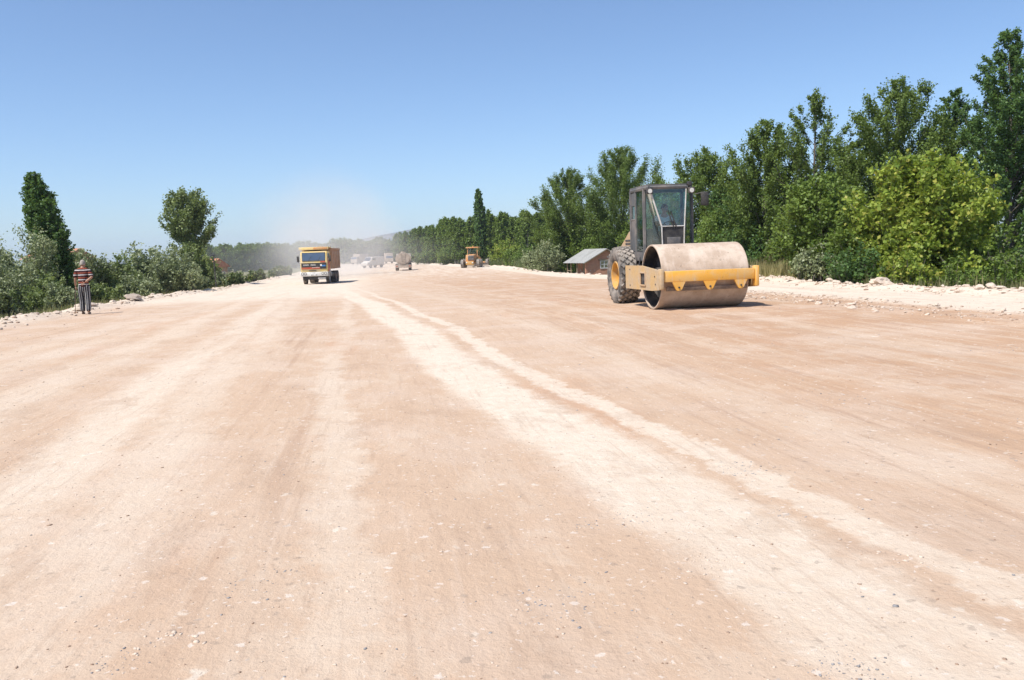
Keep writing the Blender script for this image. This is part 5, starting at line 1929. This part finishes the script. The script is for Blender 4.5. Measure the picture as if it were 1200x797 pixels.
def hut():
    y = 84.0
    p = at(688, 300, y)
    # origin: the near corner between porch side and gable, at ground level
    pc = at(686.5, 320, y)
    zg = gz(pc.x + 1.5, y + 1) - 0.05
    root = thing('brick_hut', 'small brick hut with grey metal roof and porch', 'hut', (pc.x, y, zg), R(18))
    ze = at(686.5, 306.5, y).z - zg       # eave height
    zr = at(709, 291.5, y + 1.5).z - zg   # ridge height
    GW, L, PD = 4.4, 5.0, 1.15            # gable width, length, porch depth
    xr = GW / 2
    b = B()
    sl = (zr - ze) / xr
    prism(b, [(PD, 0.0), (GW, 0.0), (GW, ze - 0.08), (xr, zr - 0.10), (PD, ze - 0.10 + sl * PD)], 'y', 0.0, L)
    obj('wall', b, 'hut_brick', root, False)
    b = B()                                # the low wing wall that closes the porch at the gable
    prism(b, [(0.0, 0.0), (PD - 0.003, 0.0), (PD - 0.003, ze - 0.10 + sl * (PD - 0.003)), (0.0, ze - 0.10)], 'y', 0.0, 0.18)
    obj('wing_wall', b, 'hut_brick', root, False)
    b = B()
    n = 26
    ov = 0.28
    for side_ in (0, 1):
        for i in range(n):                 # corrugated sheets
            y0 = -ov + i * (L + 2 * ov) / n
            y1 = -ov + (i + 1) * (L + 2 * ov) / n
            dz = 0.018 if i % 2 else 0.0
            if side_ == 0:
                xa, za, xb, zb = -0.30, ze - 0.30 * sl, xr, zr
            else:
                xa, za, xb, zb = GW + 0.3, ze - 0.3 * sl, xr, zr
            plate(b, [(xa, y0, za + dz), (xa, y1, za + dz), (xb, y1, zb + dz), (xb, y0, zb + dz)], 0.03)
    obj('roof', b, 'hut_roof', root, False)
    b = B()
    plate(b, [(-0.25, -ov + 0.02, ze - 0.25 * sl - 0.10), (xr, -ov + 0.02, zr - 0.10), (xr, -ov + 0.02, zr - 0.03), (-0.25, -ov + 0.02, ze - 0.25 * sl - 0.03)], 0.03)
    plate(b, [(GW + 0.25, -ov + 0.02, ze - 0.25 * sl - 0.10), (xr, -ov + 0.02, zr - 0.10), (xr, -ov + 0.02, zr - 0.03), (GW + 0.25, -ov + 0.02, ze - 0.25 * sl - 0.03)], 0.03)
    obj('barge_board', b, 'post_wood', root, False)
    for yy in (L - 0.1, L - 1.1, 2.3):
        b = B()
        box(b, (0.05, yy, (ze - 0.1) / 2), (0.10, 0.10, ze - 0.1))
        obj('porch_post', b, 'post_wood', root)
    b = B()
    for z in (0.55, 1.1):
        box(b, (0.05, L - 0.6, z), (0.06, 1.0, 0.07))
    obj('porch_rail', b, 'post_wood', root)
    b = B()
    box(b, (PD - 0.03, 2.9, 1.0), (0.05, 0.9, 2.0), 0.01)
    dr = obj('door', b, 'post_wood', root)
    b = B()
    box(b, (PD - 0.08, 3.25, 1.0), (0.05, 0.04, 0.14))
    obj('handle', b, 'dark_metal', dr)
    wx, wz = 1.98, ze - 0.36
    b = B()
    for a, c, sx, sz in ((0, 0.36, 0.86, 0.09), (0, -0.36, 0.86, 0.09), (-0.40, 0, 0.08, 0.64), (0.40, 0, 0.08, 0.64), (0, 0, 0.07, 0.64), (0, 0.02, 0.74, 0.05)):
        box(b, (wx + a, -0.02 - (0.004 if sx == 0.07 else (0.008 if sz == 0.05 else 0)), wz + c), (sx, 0.06, sz))
    wf = obj('window', b, 'window_white', root)
    b = B()
    box(b, (wx, -0.008, wz), (0.72, 0.02, 0.64))
    obj('pane', b, 'screen_glass', wf)
    b = B()
    box(b, (wx, -0.06, wz + 0.46), (1.2, 0.10, 0.12))
    obj('lintel', b, 'post_wood', root)
    # teal sheet leaning on the gable
    b = B()
    box(b, (3.45, -0.10, 0.95), (0.8, 0.04, 1.9), 0.005, (R(4), 0, 0))
    sh = obj('metal_sheet', b, 'teal_sheet')
    sh.matrix_world = Matrix.Translation((pc.x, y, zg)) @ Matrix.Rotation(R(18), 4, 'Z')
    tag(sh, 'teal metal sheet leaning against the gable of the brick hut', 'metal sheet')


hut()


def house(px, ytop, y, w, l, hwall, hroof, rz, label, wall):
    p = at(px, ytop, y)
    z0 = min(gz(p.x, y), p.z - hwall - hroof)
    hw = p.z - hroof - z0
    root = thing('village_house', label, 'house', (p.x, y, z0), rz)
    b = B()
    box(b, (0, 0, hw / 2), (w, l, hw))
    obj('wall', b, wall, root, False)
    b = B()
    prism(b, [(-w / 2 - 0.35, hw + 0.003), (w / 2 + 0.35, hw + 0.003), (0, hw + hroof)], 'y', -l / 2 - 0.3, l / 2 + 0.3)
    rf = obj('roof', b, 'roof_tile', root, False)
    b = B()
    box(b, (w * 0.2, l * 0.2, hw + hroof * 0.75), (0.5, 0.5, 1.0))
    obj('chimney', b, wall, rf)
    for x in (-w * 0.25, w * 0.25):
        for yy, s in ((-l / 2, -1),):
            b = B()
            box(b, (x, yy - 0.02, hw - 1.1), (0.95, 0.06, 1.2))
            wf = obj('window', b, 'window_white', root)
            b = B()
            box(b, (x, yy - 0.045, hw - 1.1), (0.78, 0.03, 1.02))
            obj('pane', b, 'screen_glass', wf)
    b = B()
    box(b, (0, -l / 2 - 0.02, 1.05), (0.95, 0.06, 2.1))
    obj('door', b, 'post_wood', root)


house(68, 292, 92, 4.2, 5, 3, 1.0, R(75), 'peach coloured village house peeping over the bushes by the leaning poplar', 'wall_peach')
house(240, 303.5, 98, 4.5, 3.0, 2.2, 1.0, R(80), 'low house with orange tiled roof behind the post', 'wall_peach')


def iron_post():
    p = at(253.5, 336, 74.0)
    q = at(250, 299, p.y)
    b = B()
    L = q.z - gz(p.x, p.y)
    tube(b, [(0, 0, -0.2), ((q.x - p.x) * 0.5, 0, L * 0.5), (q.x - p.x, 0, L)], [0.06, 0.055, 0.05], 8)
    root = thing('post', 'thin dark leaning post standing at the verge', 'post', (p.x, p.y, gz(p.x, p.y)))
    obj('shaft', b, 'dark_metal', root)
    b = B()
    box(b, (q.x - p.x, 0, L - 0.06), (0.36, 0.06, 0.06))
    obj('cross_arm', b, 'dark_metal', root)


iron_post()

# ------------------------------------------------------------------ dust and haze
def dust(name, label, loc, size, dens, seed, col=(0.97, 0.94, 0.90)):
    bm = B()
    bmesh.ops.create_icosphere(bm, subdivisions=3, radius=1.0)
    o = obj(name, bm, None, None, True, 180)
    o.location = loc
    o.scale = size
    m = bpy.data.materials.new(name)
    t = NT(m)
    oc = t.obj()
    ln = t.n('ShaderNodeVectorMath', operation='LENGTH')
    t.put(ln.inputs[0], oc)
    fall = t.step(ln.outputs['Value'], 1.0, 0.15)
    mp = t.n('ShaderNodeVectorMath', operation='MULTIPLY')
    t.put(mp.inputs[0], oc)
    t.put(mp.inputs[1], tuple(s / 7.0 for s in size))
    ad = t.n('ShaderNodeVectorMath', operation='ADD')
    t.put(ad.inputs[0], mp.outputs[0])
    t.put(ad.inputs[1], (seed, seed * 2, 0))
    nz = t.step(t.noise(ad.outputs[0], 1.0, 3, 0.6), 0.35, 0.68)
    pv = t.n('ShaderNodeVolumePrincipled')
    t.put(pv.inputs['Color'], col)
    t.put(pv.inputs['Anisotropy'], 0.2)
    t.put(pv.inputs['Density'], t.m('MULTIPLY', t.m('MULTIPLY', fall, nz), dens))
    t.t.links.new(pv.outputs[0], t.out.inputs['Volume'])
    o.data.materials.append(m)
    return tag(o, label, 'dust', kind='stuff')


HAZE = True
if HAZE:
    dust('dust', 'pale dust cloud trailing behind the tipper lorry', (-21.5, 106, 4.0), (10, 30, 9.5), 0.058, 2.0)
    dust('dust', 'thin dust drifting over the thicket verge beside the lorry', (-30.0, 140, 1.2), (26, 60, 7.5), 0.012, 5.0)
    bm = B()
    bmesh.ops.create_cube(bm, size=1.0, matrix=Matrix.Translation((0, 2950, 78)) @ Matrix.Diagonal((13000, 6400, 170, 1)))
    hz = obj('haze', bm, None, None, False)
    m = bpy.data.materials.new('haze')
    t = NT(m)
    pv = t.n('ShaderNodeVolumePrincipled')
    t.put(pv.inputs['Color'], (0.66, 0.80, 1.0))
    t.put(pv.inputs['Density'], 0.00012)
    t.t.links.new(pv.outputs[0], t.out.inputs['Volume'])
    hz.data.materials.append(m)
    tag(hz, 'thin pale summer haze over the whole plain', 'haze', kind='stuff')

# ------------------------------------------------------------------ light
EL = R(58)
AZ = Vector((-0.76, -0.65)).normalized()          # towards the sun, seen from above
sun_dir = Vector((AZ.x * math.cos(EL), AZ.y * math.cos(EL), math.sin(EL)))
sl = bpy.data.lights.new('sun', 'SUN')
sl.energy = 4.0
sl.angle = R(0.53)
sl.color = (1.0, 0.955, 0.89)
so = bpy.data.objects.new('sun', sl)
COL.objects.link(so)
so.rotation_euler = sun_dir.to_track_quat('Z', 'Y').to_euler()
so.location = (0, 0, 60)

w = bpy.data.worlds.new('World')
S.world = w
w.use_nodes = True
wt = w.node_tree
bg = wt.nodes['Background']
sky = wt.nodes.new('ShaderNodeTexSky')
sky.sky_type = 'NISHITA'
sky.sun_disc = False
sky.sun_elevation = EL
sky.sun_rotation = math.atan2(AZ.x, AZ.y)
sky.altitude = 1500
sky.air_density = 1.0
sky.dust_density = 3.0
sky.ozone_density = 5.5
wt.links.new(sky.outputs[0], bg.inputs[0])
bg.inputs[1].default_value = 0.112

S.view_settings.view_transform = 'Standard'
S.view_settings.look = 'None'
S.view_settings.gamma = 1
S.view_settings.exposure = 0.62
S.render.engine = 'CYCLES'
S.cycles.use_denoising = True
S.cycles.max_bounces = 8
S.cycles.diffuse_bounces = 3
S.cycles.glossy_bounces = 3
S.cycles.transparent_max_bounces = 12
S.cycles.transmission_bounces = 4
S.cycles.volume_bounces = 1
S.cycles.volume_step_rate = 1.0
S.cycles.volume_max_steps = 128
S.cycles.use_adaptive_sampling = True
